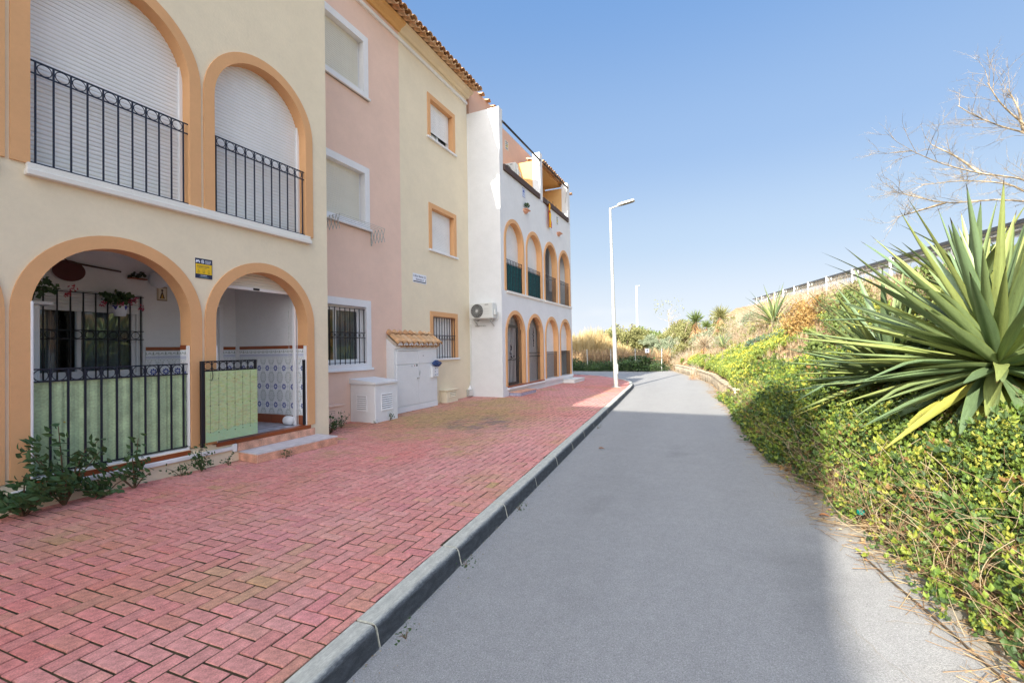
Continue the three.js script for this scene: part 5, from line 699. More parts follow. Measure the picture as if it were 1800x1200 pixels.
{
  const tex = canvasTex(96, 128, (g, w, h) => { g.fillStyle = '#dfe5f2'; g.fillRect(0, 0, w, h); g.strokeStyle = '#3a4a9a'; g.lineWidth = 7; g.strokeRect(6, 6, w - 12, h - 12); g.fillStyle = '#4a5aa6'; g.fillRect(24, 26, 48, 40); g.fillRect(24, 78, 48, 12); g.fillRect(24, 98, 48, 8); });
  const a = thing('wall_plaque', 'blue bordered ceramic plaque under the first roof terrace', 'plaque', [XW, 6.75, -14.5]); printPlate(a, 'tile', tex, XW + 0.002, 14.36, 14.62, 6.72, 7.04);
  const tex2 = canvasTex(96, 128, (g, w, h) => { g.fillStyle = '#cfcdb8'; g.fillRect(0, 0, w, h); g.fillStyle = '#3a4470'; for (let i = 0; i < 4; i++) g.fillRect(16, 12 + i * 30, 60, 14); g.fillStyle = '#c9b23e'; g.fillRect(40, 50, 34, 40); });
  const b = thing('wall_plaque', 'faded ceramic plaque under the second roof terrace', 'plaque', [XW, 6.65, -18.1]); printPlate(b, 'tile', tex2, XW + 0.002, 17.98, 18.22, 6.64, 6.98);
  const c = thing('wall_plaque', 'yellow and blue plaque high on the pink terrace wall', 'plaque', [-7.2, 9.0, -14.6]); printPlate(c, 'tile', tex2, -7.198, 15.55, 15.85, 9.08, 9.42);
  const f = thing('hanging_flag', 'red and yellow flag hanging from the second terrace beam', 'flag', [-5.97, 6.4, -16.9]); const ft = canvasTex(128, 64, (g, w, h) => { g.fillStyle = '#b8161f'; g.fillRect(0, 0, w, h); g.fillStyle = '#e7b51c'; g.fillRect(0, 22, w, 20); g.fillStyle = '#a04a2a'; g.fillRect(38, 24, 12, 16); });
  const g = new THREE.PlaneGeometry(0.36, 0.95, 14, 22), p = g.attributes.position, uv = g.attributes.uv; for (let i = 0; i < p.count; i++) { const x = p.getX(i), y = p.getY(i); p.setZ(i, 0.05 * Math.sin(x * 26 + y * 2) * (0.5 - y * 0.5) + 0.03 * noise(x * 6, y * 4)); p.setX(i, x * (0.75 + 0.3 * (0.5 - y))); const u = uv.getX(i), v = uv.getY(i); uv.setXY(i, 1 - v, u); } g.rotateY(Math.PI / 2); g.translate(XW + 0.09, 6.72, -16.95); g.computeVertexNormals(); mesh('cloth', strip(g), std({ map: ft, roughness: 0.85, side: THREE.DoubleSide }), f, false); mesh('tie', [rod(V(XW + 0.08, 7.3, -16.8), V(XW + 0.08, 7.15, -16.8), 0.006)], M.galv, f);
  const ac = thing('air_conditioner', 'white air conditioning unit standing on the first roof terrace', 'air conditioner', [-6.9, 6.3, -15.0]); acUnit(ac, -7.1, -6.5, 7.62, 8.2, -14.9, -15.2); mesh('stand', [box(-7.08, -6.52, 7.56, 7.6, -14.92, -15.18), bar(V(-7.0, 6.3, -15.05), V(-7.0, 7.56, -15.05), 0.04), bar(V(-6.6, 6.3, -15.05), V(-6.6, 7.56, -15.05), 0.04)], M.galv, ac);
  const cl = thing('drying_line', 'clothes line with blue and white washing on the second terrace', 'washing', [-6.5, 6.3, -17.5]); mesh('line', [rod(V(-6.5, 7.75, -16.5), V(-6.5, 7.7, -19.5), 0.006)], M.dark, cl); for (const [s, w, c] of [[17.0, 0.3, [0.12, 0.28, 0.6]], [17.4, 0.25, [0.75, 0.77, 0.8]], [17.75, 0.2, [0.2, 0.25, 0.3]]]) mesh('garment', box(-6.51, -6.49, 7.35, 7.73, -s, -(s + w), 0.005), std({ color: lin(...c), roughness: 0.9 }), cl); mesh('upright', [rod(V(-6.5, 6.3, -19.45), V(-6.5, 7.9, -19.4), 0.012), rod(V(-6.5, 6.3, -18.9), V(-6.46, 7.9, -18.86), 0.012)], M.wood, cl);
}
// ---------- street furniture ----------
{
  const t = thing('street_lamp', 'tall galvanised street lamp on the pavement corner', 'street lamp', [-3.48, 0, -17.0]), x = -3.48, z = -17.0;
  mesh('pole', rod(V(x, 0, z), V(x - 0.09, 6.68, z), 0.085, 0.042, 18), M.galv, t); const bp = new THREE.CylinderGeometry(0.16, 0.17, 0.012, 20); bp.translate(x, 0.008, z); mesh('base_plate', strip(bp), M.galv, t);
  mesh('arm', rod(V(x - 0.09, 6.66, z), V(x + 0.22, 6.735, z), 0.03, 0.03, 10), M.galv, t);
  const h = new THREE.BoxGeometry(0.62, 0.075, 0.22, 6, 1, 1); const p = h.attributes.position; for (let i = 0; i < p.count; i++) { const u = (p.getX(i) + 0.31) / 0.62; p.setY(i, p.getY(i) * (p.getY(i) > 0 ? 1 : 1) * (1 - 0.35 * u)); p.setZ(i, p.getZ(i) * (u < 0.12 ? 0.5 : 1)); } h.rotateZ(0.16); h.translate(x + 0.5, 6.80, z); mesh('lamp_head', strip(h), M.galv, t); mesh('lens', (() => { const g = box(-0.18, 0.2, -0.012, 0, -0.085, 0.085, 0.003); g.rotateZ(0.16); g.translate(x + 0.56, 6.775, z); return g; })(), std({ color: lin(0.12, 0.11, 0.10), roughness: 0.2 }), t);
  mesh('door', box(x + 0.06, x + 0.09, 0.5, 0.85, z - 0.035, z + 0.035, 0.004), M.galv, t);
  const u = thing('street_lamp', 'thin distant white street lamp rising behind the far trees', 'street lamp', [-9.65, 0, -61.5]); mesh('pole', rod(V(-9.65, -0.2, -61.5), V(-9.62, 9.4, -61.4), 0.13, 0.09, 12), M.alu, u); mesh('lamp_head', [box(-9.75, -9.2, 9.38, 9.48, -61.5, -61.3, 0.02)], M.galv, u);
}
{ // crash barrier on the crest
  const t = thing('crash_barrier', 'steel crash barrier with white posts along the crest of the embankment', 'barrier', [5.5, 4, -24]); const pt = (k) => V(5.56 - 0.0395 * 4.26 * k, 4.75 + 0.2568 * k, -24.42 - 4.256 * k);
  const wprof = [[0, 0], [-0.005, -0.035], [-0.075, -0.08], [-0.075, -0.11], [-0.005, -0.15], [-0.005, -0.17], [-0.075, -0.21], [-0.075, -0.24], [-0.005, -0.285], [0, -0.31]];
  for (let k = -5; k < 9; k++) { const a = pt(k), b = pt(k + 1), P = []; for (let i = 0; i < wprof.length - 1; i++) { const [d0, y0] = wprof[i], [d1, y1] = wprof[i + 1]; const A = [a.x + 0.12 - d0, a.y - 0.02 + y0, a.z], B = [b.x + 0.12 - d0, b.y - 0.02 + y0, b.z], C = [b.x + 0.12 - d1, b.y - 0.02 + y1, b.z], D = [a.x + 0.12 - d1, a.y - 0.02 + y1, a.z]; P.push(...A, ...B, ...C, ...A, ...C, ...D); } const g = new THREE.BufferGeometry(); g.setAttribute('position', new THREE.Float32BufferAttribute(P, 3)); g.computeVertexNormals(); const mm = M.galvRail ??= Object.assign(M.galv.clone(), { side: THREE.DoubleSide }); mesh('rail_beam', g, mm, t);
    mesh('top_rail', bar(V(a.x - 0.03, a.y - 0.05, a.z), V(b.x - 0.03, b.y - 0.05, b.z), 0.085), M.barrierDark ??= std({ color: lin(0.10, 0.10, 0.105), roughness: 0.5, metalness: 0.4 }), t); }
  for (let k = -5; k <= 8; k++) { const a = pt(k); mesh('post', [box(a.x - 0.14, a.x - 0.09, a.y - 1.1, a.y, a.z - 0.08, a.z + 0.08, 0.006)], M.trimWhite, t); mesh('spacer', box(a.x - 0.09, a.x + 0.1, a.y - 0.26, a.y - 0.1, a.z + 0.09, a.z + 0.16), M.galv, t); }
}
{ // low retaining wall of blocks at the foot of the embankment
  const t = thing('retaining_wall', 'low concrete block wall holding the bank at the bend of the lane', 'wall', [-0.8, -0.12, -22]);
  M.block = [0.66, 0.74, 0.82].map((k) => std({ color: lin(k, k * 0.88, k * 0.74), map: groundTint, bumpMap: groundBump, bumpScale: 0.012, roughness: 0.95 }));
  let z = -13.7, i = 0; const dirs = []; while (z > -30.2) { const x = edgeX(z) + 0.04, z2 = z - 0.41, x2 = edgeX(z2) + 0.04; dirs.push([x, z, x2, z2]); z = z2; }
  for (const [x, z0, x2, z2] of dirs) { for (let c = 0; c < 2; c++) { const L = Math.hypot(x2 - x, z2 - z0), g = box(0, 0.16, -0.16 + c * 0.205, -0.16 + c * 0.205 + 0.197, -L / 2 + 0.006, L / 2 - 0.006, 0.008), m = mesh('block', g, M.block[Math.floor(rnd() * 3)], t); m.position.set((x + x2) / 2 + rr(-0.006, 0.006), 0, (z0 + z2) / 2); m.rotation.y = Math.atan2(x2 - x, z2 - z0); if (Math.cos(m.rotation.y) < 0) m.rotation.y += Math.PI; }
    if (i++ % 2 === 0) { const z3 = z0 - 0.81, x3 = edgeX(z3) + 0.04, L = Math.hypot(x3 - x, z3 - z0), m = mesh('coping_slab', box(-0.03, 0.2, 0.245, 0.30, -L / 2 + 0.004, L / 2 - 0.004, 0.008), M.block[2], t); m.position.set((x + x3) / 2, 0, (z0 + z3) / 2); m.rotation.y = Math.atan2(x3 - x, z3 - z0) + Math.PI; } }
}
{ // wire fence beyond the cross lane
  const t = thing('wire_fence', 'rusty wire fence on leaning posts beyond the cross lane', 'fence', [-7, 0, -30.3]); for (let i = 0; i < 8; i++) { const x = -14.5 + i * 1.6; mesh('post', rod(V(x, -0.2, -30.3), V(x + rr(-0.08, 0.08), 1.35, -30.3 + rr(-0.05, 0.05)), 0.03, 0.03, 8), M.galv, t); }
  const w = []; for (let y = 0.1; y < 1.3; y += 0.16) w.push(rod(V(-14.5, y, -30.3), V(-3.3, y + rr(-0.03, 0.03), -30.3), 0.006, 0.006, 4, false)); for (let x = -14.5; x < -3.3; x += 0.25) w.push(rod(V(x, 0, -30.3), V(x + 0.02, 1.25, -30.3), 0.003, 0.003, 4, false)); mesh('wire_mesh', w, std({ color: lin(0.25, 0.2, 0.16), roughness: 0.8, metalness: 0.3 }), t);
  const s = thing('fence_notice', 'small white square notice on the far fence', 'sign', [-4.2, 1.1, -30.2]); const tex = canvasTex(64, 64, (g) => { g.fillStyle = '#e8e9ee'; g.fillRect(0, 0, 64, 64); g.fillStyle = '#555c7c'; g.beginPath(); g.arc(32, 30, 15, 0, 7); g.fill(); g.fillStyle = '#e8e9ee'; g.fillRect(26, 16, 6, 28); }); const m = new THREE.Mesh(new THREE.BoxGeometry(0.26, 0.26, 0.01), [M.alu, M.alu, M.alu, M.alu, std({ map: tex, roughness: 0.5 }), M.alu]); m.name = 'plate'; m.position.set(-4.15, 1.2, -30.24); s.add(m);
}
// small litter and loose cable by the bank
{
  const c = thing('loose_cable', 'thin dark cable lying along the sandy margin of the lane', 'cable', [1.2, -0.11, -3]); mesh('cable', tube([V(0.95, -0.105, -4.3), V(1.02, -0.105, -3.9), V(1.13, -0.105, -3.35), V(1.2, -0.105, -2.95), V(1.33, -0.1, -2.5), V(1.5, -0.1, -2.05)], 0.006, 6, 60), std({ color: lin(0.09, 0.06, 0.035), roughness: 0.8 }), c);
  const b = thing('bottle_cap', 'small turquoise plastic scrap at the foot of the brambles', 'litter', [1.12, 0, -4.85]); const g = new THREE.CylinderGeometry(0.028, 0.03, 0.02, 16); g.rotateX(0.5); g.translate(1.1, 0.03, -4.86); mesh('cap', strip(g), std({ color: lin(0.0, 0.2, 0.16), roughness: 0.4 }), b);
  const d = [[1.33, -3.05, 'curled brown leaf lying beside the loose cable'], [0.82, -5.05, 'dry leaf lying at the dark edge of the brambles'], [-1.75, -7.1, 'lone dead leaf near the kerb']]; for (const [x, z, lab] of d) { const t = thing('dead_leaf', lab, 'leaf', [x, -0.11, z]); const l = leafQuad(0.1, 0.055, 0.6, 4); l.rotateX(-1.35); l.rotateY(rr(0, 6)); l.translate(x, -0.1, z); mesh('leaf', l, std({ color: lin(0.30, 0.13, 0.05), roughness: 0.9, side: THREE.DoubleSide }), t, false); }
  const p = thing('paper_scrap', 'small scrap of white paper on the red pavers', 'litter', [-4.2, 0, -1.0]); mesh('scrap', box(-4.20, -4.08, 0.003, 0.006, -1.22, -1.27), M.alu, p);
}
// ---------- vegetation ----------
const foliage = (r, g, b, tr = 0.3) => phys({ color: lin(r, g, b), roughness: 0.65, transmission: tr, thickness: 0, side: THREE.DoubleSide });
function instanced(name, geo, mat, n, fn, parent) { // fn(i) -> {p, e, s, c}
  const im = new THREE.InstancedMesh(geo, mat, n), m = new THREE.Matrix4(), q = new THREE.Quaternion(), e = new THREE.Euler(), sc = V(1, 1, 1), c = new THREE.Color();
  for (let i = 0; i < n; i++) { const o = fn(i); typeof o.s === 'number' ? sc.set(o.s, o.s, o.s) : sc.set(...o.s); m.compose(o.p, q.setFromEuler(e.set(...o.e)), sc); im.setMatrixAt(i, m); if (o.c) im.setColorAt(i, c.setRGB(...o.c)); }
  im.name = name; im.castShadow = im.receiveShadow = true; parent.add(im); return im;
}
const stuff = (name, label) => { const g = new THREE.Group(); g.name = name; g.userData = { label, kind: 'stuff' }; scene.add(g); return g; };
const pick = (a) => a[Math.floor(rnd() * a.length)];
// --- brambles along the lane
{
  const leaf = leafQuad(0.05, 0.031, 0.3, 2), parts = []; const place = (g, p, r, s) => { const q = g.clone(); q.scale(s, s, s); q.rotateX(r[0]); q.rotateZ(r[2]); q.rotateY(r[1]); q.translate(...p); parts.push(q); };
  for (let k = 0; k < 4; k++) { const y = 0.035 * k, a = k * 2.4; for (const [b, t, s] of [[0, 0.7, 1], [1.2, 0.95, 0.85], [-1.2, 0.95, 0.85]]) place(leaf, [0.03 * Math.cos(a) * (k + 1) / 3, y, 0.03 * Math.sin(a) * (k + 1) / 3], [t, a + b, 0], s); }
  const sprig = mergeGeometries(parts, false);
  const T = stuff('bramble_thicket', 'dense green bramble thicket covering the bank beside the lane');
  const thick = (x, z) => { const d = x - edgeX(z); return ((0.10 + 0.50 * Math.max(0, 0.42 + 1.3 * fbm(x * 1.1, z * 1.1, 21))) * (1 - 0.35 * smooth(-z, 9, 13)) + 0.20 * Math.exp(-(((z + 8.7) / 1.5) ** 2))) * smooth(d, -0.12, 0.28) * (1 - 0.45 * smooth(d, 2, 4)); };
  const tones = [[0.13, 0.22, 0.03], [0.19, 0.27, 0.03], [0.27, 0.32, 0.035], [0.07, 0.13, 0.025], [0.14, 0.22, 0.03], [0.34, 0.34, 0.045], [0.20, 0.27, 0.03], [0.05, 0.10, 0.028], [0.08, 0.15, 0.03]];
  const bright = [[0.44, 0.50, 0.04], [0.36, 0.45, 0.04]];
  const spot = (zr, dr) => { const z = zr(), d = dr(z), x = edgeX(z) + d; return [x, z]; };
  instanced('foliage', sprig, foliage(1, 1, 1, 0.32), 40000, () => {
    let x, z; do { z = -1 - 14 * Math.pow(rnd(), 1.2); x = edgeX(z) - 0.12 + (2.5 - 1.0 * smooth(-z, 8, 13)) * Math.pow(rnd(), 1.2) + (z > -7 ? rnd() * 0.8 : 0); } while (fbm(x * 2.3, z * 2.3, 44) < rr(-0.3, 0.08) || Math.hypot(x - 2.58, z + 5.9) < 0.5);
    const th = thick(x, z), u = Math.pow(rnd(), 0.45), base = Math.max(hillY(x, z), -0.11), out = edgeX(z) - x > -0.25 ? -rnd() * 0.14 * u : 0; const n = fbm(x * 0.8, z * 0.8, 33), c = n > 0.2 && rnd() < 0.6 ? pick(bright) : pick(tones), k = rr(0.8, 1.2); const dry = rnd() < 0.03;
    return { p: V(x + out + rr(-0.05, 0.05), base + th * u + 0.01, z), e: [rr(-0.9, 0.9), rr(0, 6.28), rr(-0.2, 1.1)], s: (rnd() < 0.15 ? rr(1.0, 1.5) : rr(0.45, 0.95)) * (z < -9 ? 1.1 : 1), c: dry ? [0.28, 0.16, 0.05] : c.map((v) => v * k) };
  }, T);
  const curve = tube([V(0, 0, 0), V(0.03, 0.14, 0.02), V(0.01, 0.28, 0.09), V(-0.05, 0.38, 0.2)], 0.0022, 4, 7);
  instanced('dry_stems', curve, std({ color: lin(1, 1, 1), roughness: 0.9 }), 4200, () => { const z = -1.5 - 13 * Math.pow(rnd(), 1.3), low = rnd() < 0.78, x = edgeX(z) + (low ? rr(-0.06, 0.5) : rr(0.2, 2.6)), th = thick(x, z); return { p: V(x, Math.max(hillY(x, z), -0.11) + (low ? rnd() * 0.2 : th * rr(0.5, 0.95)), z), e: [rr(-1.3, 1.3), rr(0, 6.3), rr(-1.3, 1.3)], s: rr(0.4, low ? 1.0 : 0.7), c: pick([[0.26, 0.17, 0.09], [0.34, 0.25, 0.15], [0.18, 0.10, 0.05], [0.42, 0.34, 0.22]]) }; }, T);
  const S = stuff('leaf_litter', 'dry leaves and straw fallen along the sandy edge of the lane');
  const ll = leafQuad(0.04, 0.022, 0.5, 2); ll.rotateX(-1.4);
  instanced('leaves', ll, std({ color: lin(1, 1, 1), roughness: 0.95, side: THREE.DoubleSide }), 4200, () => { const z = -1.5 - 20 * Math.pow(rnd(), 1.4), x = edgeX(z) + 0.12 - 0.42 * Math.pow(rnd(), 2.2) + rr(0, 0.3); return { p: V(x, Math.max(hillY(x, z), -0.112) + 0.006 + rnd() * 0.012, z), e: [rr(-0.3, 0.3), rr(0, 6.3), rr(-0.3, 0.3)], s: rr(0.5, 1.3), c: pick([[0.34, 0.20, 0.09], [0.45, 0.32, 0.18], [0.26, 0.13, 0.06], [0.4, 0.28, 0.12]]) }; }, S);
  instanced('gutter_grit', ll, std({ color: lin(1, 1, 1), roughness: 0.95, side: THREE.DoubleSide }), 900, () => { const z = 0.5 - 19 * rnd(), x = kerbX(z) + 0.175 + 0.16 * Math.pow(rnd(), 2.5); return { p: V(x, -0.108, z), e: [rr(-0.3, 0.3), rr(0, 6.3), rr(-0.3, 0.3)], s: rr(0.12, 0.45), c: pick([[0.3, 0.22, 0.13], [0.42, 0.36, 0.26], [0.2, 0.14, 0.08], [0.16, 0.2, 0.06]]) }; }, S);
  instanced('straw', rod(V(-0.07, 0, 0), V(0.07, 0.004, 0.01), 0.0016, 0.0012, 4), std({ color: lin(1, 1, 1), roughness: 0.95 }), 2600, () => { const z = -1.5 - 16 * Math.pow(rnd(), 1.4), x = edgeX(z) + 0.15 - 0.5 * Math.pow(rnd(), 2); return { p: V(x, Math.max(hillY(x, z), -0.112) + 0.008, z), e: [rr(-0.1, 0.1), rr(0, 6.3), rr(-0.15, 0.15)], s: rr(0.5, 1.8), c: pick([[0.42, 0.32, 0.18], [0.3, 0.2, 0.11], [0.22, 0.14, 0.08]]) }; }, S);
}
// --- agaves: every leaf its own blade
M.agave = [[0.24, 0.32, 0.135], [0.31, 0.37, 0.125], [0.17, 0.255, 0.13], [0.43, 0.43, 0.10]].map((c) => phys({ color: lin(...c), map: M.agaveTex ??= dataTex(512, (u, v) => { const k = 0.87 + 0.05 * tn(u, 0.31, 30, 4) + 0.06 * tn(u, v, 9, 2) + 0.05 * tn(u, v, 40, 5) + 0.05 * (wn(u, v) - 0.5), tip = smooth(v + 0.02 * tn(u, v, 20, 8), 0.945, 0.965), rim = smooth(Math.abs(u - 0.5) * 2 + 0.05 * tn(u, v, 60, 3), 0.90, 0.96) * 0.55, spot = smooth(tn(u, v, 26, 11), 0.62, 0.8) * 0.5; const mix = (a, b, t) => a.map((q, i) => lerp(q, b[i], t)); return mix(mix(mix([k, k, k * 0.98], [1, 0.95, 0.62], rim), [0.62, 0.48, 0.34], spot), [0.52, 0.36, 0.27], tip); }, 1, true), roughness: 0.48, side: THREE.DoubleSide }));
M.agaveDry = std({ color: lin(0.40, 0.25, 0.13), roughness: 0.9, side: THREE.DoubleSide });
function agaveBlade(L, W, curve, channel, side_ = 0, kink = 0) { // along +y, face towards +z, thick sword with a raised channel and a spine
  const n = 9, m = 4, P = [], U = [], I = []; const wid = (t) => W * (t < 0.42 ? lerp(0.62, 1, Math.sin(t / 0.42 * Math.PI / 2)) : Math.pow(Math.max(0, 1 - (t - 0.42) / 0.58), 0.82)) + 0.002;
  for (let side = 0; side < 2; side++) for (let i = 0; i <= n; i++) for (let j = 0; j <= m; j++) { const t = i / n, u = j / m * 2 - 1, w = wid(t) / 2, th = 0.022 * (1 - t) * (1 - u * u) * side; P.push(u * w + side_ * L * t * t, t * L, u * u * w * channel * (1 - 0.5 * t) - curve * L * t * t - kink * L * Math.max(0, t - 0.62) - th); U.push(u * 0.49 + 0.5, 0.003 + t * 0.99); }
  const R = m + 1, S = (n + 1) * R; for (let side = 0; side < 2; side++) for (let i = 0; i < n; i++) for (let j = 0; j < m; j++) { const a = side * S + i * R + j; side ? I.push(a, a + R, a + 1, a + 1, a + R, a + R + 1) : I.push(a, a + 1, a + R, a + 1, a + R + 1, a + R); }
  const g = new THREE.BufferGeometry(); g.setAttribute('position', new THREE.Float32BufferAttribute(P, 3)); g.setAttribute('uv', new THREE.Float32BufferAttribute(U, 2)); g.setIndex(I); g.computeVertexNormals(); return g;
}
const blades = [[1.35, 0.135, 0.02, 0.5], [1.4, 0.128, 0.05, 0.42], [1.3, 0.14, -0.02, 0.55], [1.28, 0.125, 0.10, 0.4], [1.45, 0.122, 0.03, 0.45], [1.38, 0.12, 0.16, 0.35, 0.05], [1.32, 0.13, 0.04, 0.5, -0.06], [1.3, 0.118, 0.05, 0.4, 0.04, 0.45], [1.42, 0.11, -0.05, 0.5, -0.03]].map((a) => agaveBlade(...a)), spine = (() => { const g = new THREE.ConeGeometry(0.004, 0.035, 6); g.translate(0, 0.012, 0); return g; })();
function agave(label, c, n, size, { tiltX = 0, tiltZ = 0, lowEl = -0.55, dryN = 3, group, width = 1 } = {}) {
  const t = thing('agave', label, 'agave', [c.x, hillY(c.x, c.z), c.z], group), gy = hillY(c.x, c.z);
  const st = new THREE.CylinderGeometry(0.10 * size, 0.13 * size, Math.max(0.15, c.y - gy + 0.1), 12); st.translate(c.x, (c.y + gy - 0.1) / 2, c.z); mesh('trunk', strip(st), M.agaveDry, t);
  const axis = new THREE.Quaternion().setFromEuler(new THREE.Euler(tiltX, 0, tiltZ)), up = V(0, 1, 0);
  for (let i = 0; i < n; i++) { const f = i / n, el = Math.asin(lerp(0.995, Math.sin(lowEl), f)) + rr(-0.08, 0.08), az = i * 2.39996 + rr(-0.15, 0.15), d = V(Math.cos(el) * Math.cos(az), Math.sin(el), Math.cos(el) * Math.sin(az)).applyQuaternion(axis);
    const right = V(-Math.sin(az), 0, Math.cos(az)).applyQuaternion(axis), face = right.clone().cross(d).normalize(); // upper face turns to the axis
    const dry = i > n - 1 - dryN, m = new THREE.Mesh(pick(blades), dry ? M.agaveDry : pick(f > 0.72 ? M.agave.slice(1) : M.agave.slice(0, 3))); m.name = 'leaf'; m.quaternion.setFromRotationMatrix(new THREE.Matrix4().makeBasis(right, d, face.clone().multiplyScalar(face.dot(axis.clone() && V(0, 1, 0).applyQuaternion(axis)) < 0 ? 1 : 1))); m.quaternion.multiply(new THREE.Quaternion().setFromAxisAngle(up, rr(-0.25, 0.25)));
    const s = size * rr(0.88, 1.12) * lerp(0.98, 0.9, smooth(f, 0.15, 0.7)); m.scale.set(s * width * rr(0.8, 1.1) * lerp(0.82, 1, smooth(f, 0, 0.3)), s * rr(0.95, 1.05), s); m.position.copy(c).addScaledVector(d, 0.05 * size).addScaledVector(V(0, 1, 0).applyQuaternion(axis), 0.16 * size * (1 - f)); t.add(m); }
  return t;
}
agave('huge agave with broad grey-green blades bursting over the brambles', V(2.47, 1.15, -5.95), 200, 1.17, { width: 0.86, tiltX: 0.14, tiltZ: 0.10, lowEl: -0.95, dryN: 8 });
agave('half-hidden agave whose blades stick out beside the huge one', V(2.05, 1.0, -7.3), 105, 0.98, { width: 0.85, tiltZ: 0.15, lowEl: -0.6, dryN: 6 });
agave('agave growing higher up the bank behind the huge one', V(3.35, 1.9, -8.6), 70, 1.0, { lowEl: -0.3 });
agave('lone agave silhouetted high on the dry bank', V(2.3, 2.35, -23.5), 46, 1.15, { lowEl: -0.15, dryN: 5, width: 0.8 });
agave('small agave among dry stalks low on the far bank', V(0.25, 1.35, -24.5), 30, 0.55, { lowEl: -0.1 });
// --- shrubs, each a thing: a cloud of leaves in clumps on twigs
function cloud(n, L, W, clumps, rad, seedShift, flat = 1) { seed += seedShift; const lf = leafQuad(L, W, 0.3, 2), C = []; for (let i = 0; i < clumps; i++) { const v = ball(); v.y = Math.abs(v.y) * 0.9 + 0.1; v.multiplyScalar(rr(0.55, 1)); C.push([v, rr(0.5, 1.1)]); } return scatter(lf, n, (i) => { const [c, k] = C[i % clumps], b = ball(); b.normalize().multiplyScalar(rad * k * Math.pow(rnd(), 0.4)); return { p: c.clone().add(b).multiply(V(1, flat, 1)), r: [rr(-1.3, 1.3), rr(0, 6.3), rr(-1, 1)], s: rr(0.6, 1.25) }; }); }
function twigs(n, seedShift, r = 0.012, spread = 1, up = 0.6) { seed += seedShift; const o = []; for (let i = 0; i < n; i++) { const d = V(rr(-1, 1) * spread, rr(up, 1.1), rr(-1, 1) * spread), a = V(rr(-0.15, 0.15), 0, rr(-0.15, 0.15)), m = a.clone().addScaledVector(d, 0.5), e = a.clone().add(d); o.push(rod(a, m, r, r * 0.65, 4, false), rod(m, e, r * 0.65, r * 0.2, 4, false)); for (let k = 0; k < 4; k++) { const p = m.clone().lerp(e, rnd()); o.push(rod(p, p.clone().add(V(rr(-0.35, 0.35), rr(0.05, 0.4), rr(-0.35, 0.35))), r * 0.4, r * 0.12, 3, false)); } } return mergeGeometries(o, false); }
const clouds = [cloud(1500, 0.13, 0.075, 26, 0.30, 11), cloud(1700, 0.11, 0.06, 30, 0.26, 23), cloud(1300, 0.15, 0.08, 20, 0.34, 37)], thin = [cloud(420, 0.10, 0.03, 40, 0.3, 41), cloud(520, 0.09, 0.03, 36, 0.34, 47)], twigSet = [twigs(26, 51), twigs(34, 53, 0.009, 1.1, 0.35), twigs(20, 57)];
const twigMat = { dry: std({ color: lin(0.46, 0.37, 0.27), roughness: 0.95 }), grey: std({ color: lin(0.52, 0.46, 0.40), roughness: 0.95 }), brown: std({ color: lin(0.17, 0.11, 0.07), roughness: 0.95 }) };
const fol = { green: foliage(0.16, 0.22, 0.05), dark: foliage(0.09, 0.14, 0.04), lime: foliage(0.28, 0.34, 0.05), orange: foliage(0.40, 0.25, 0.075), olive: foliage(0.26, 0.26, 0.09), straw: foliage(0.44, 0.34, 0.18, 0.2), sage: foliage(0.28, 0.33, 0.21), yellow: foliage(0.50, 0.46, 0.03), teal: foliage(0.13, 0.22, 0.14) };
function shrub(name, label, x, z, w, h, folMat, twMat, kind, group, y) {
  const t = thing(name, label, 'shrub', [x, y ?? hillY(x, z), z], group), b = V(x, y ?? hillY(x, z), z);
  const tw = new THREE.Mesh(pick(twigSet), twMat); tw.name = 'stems'; tw.position.copy(b).y -= 0.05; tw.scale.set(w * 0.9, h, w * 0.9); tw.rotation.y = rr(0, 6); t.add(tw);
  if (folMat) { const f = new THREE.Mesh(pick(kind === 'thin' ? thin : clouds), folMat); f.name = 'foliage'; f.position.copy(b).y += h * 0.02; f.scale.set(w, h, w); f.rotation.y = rr(0, 6); t.add(f); }
  return t;
}
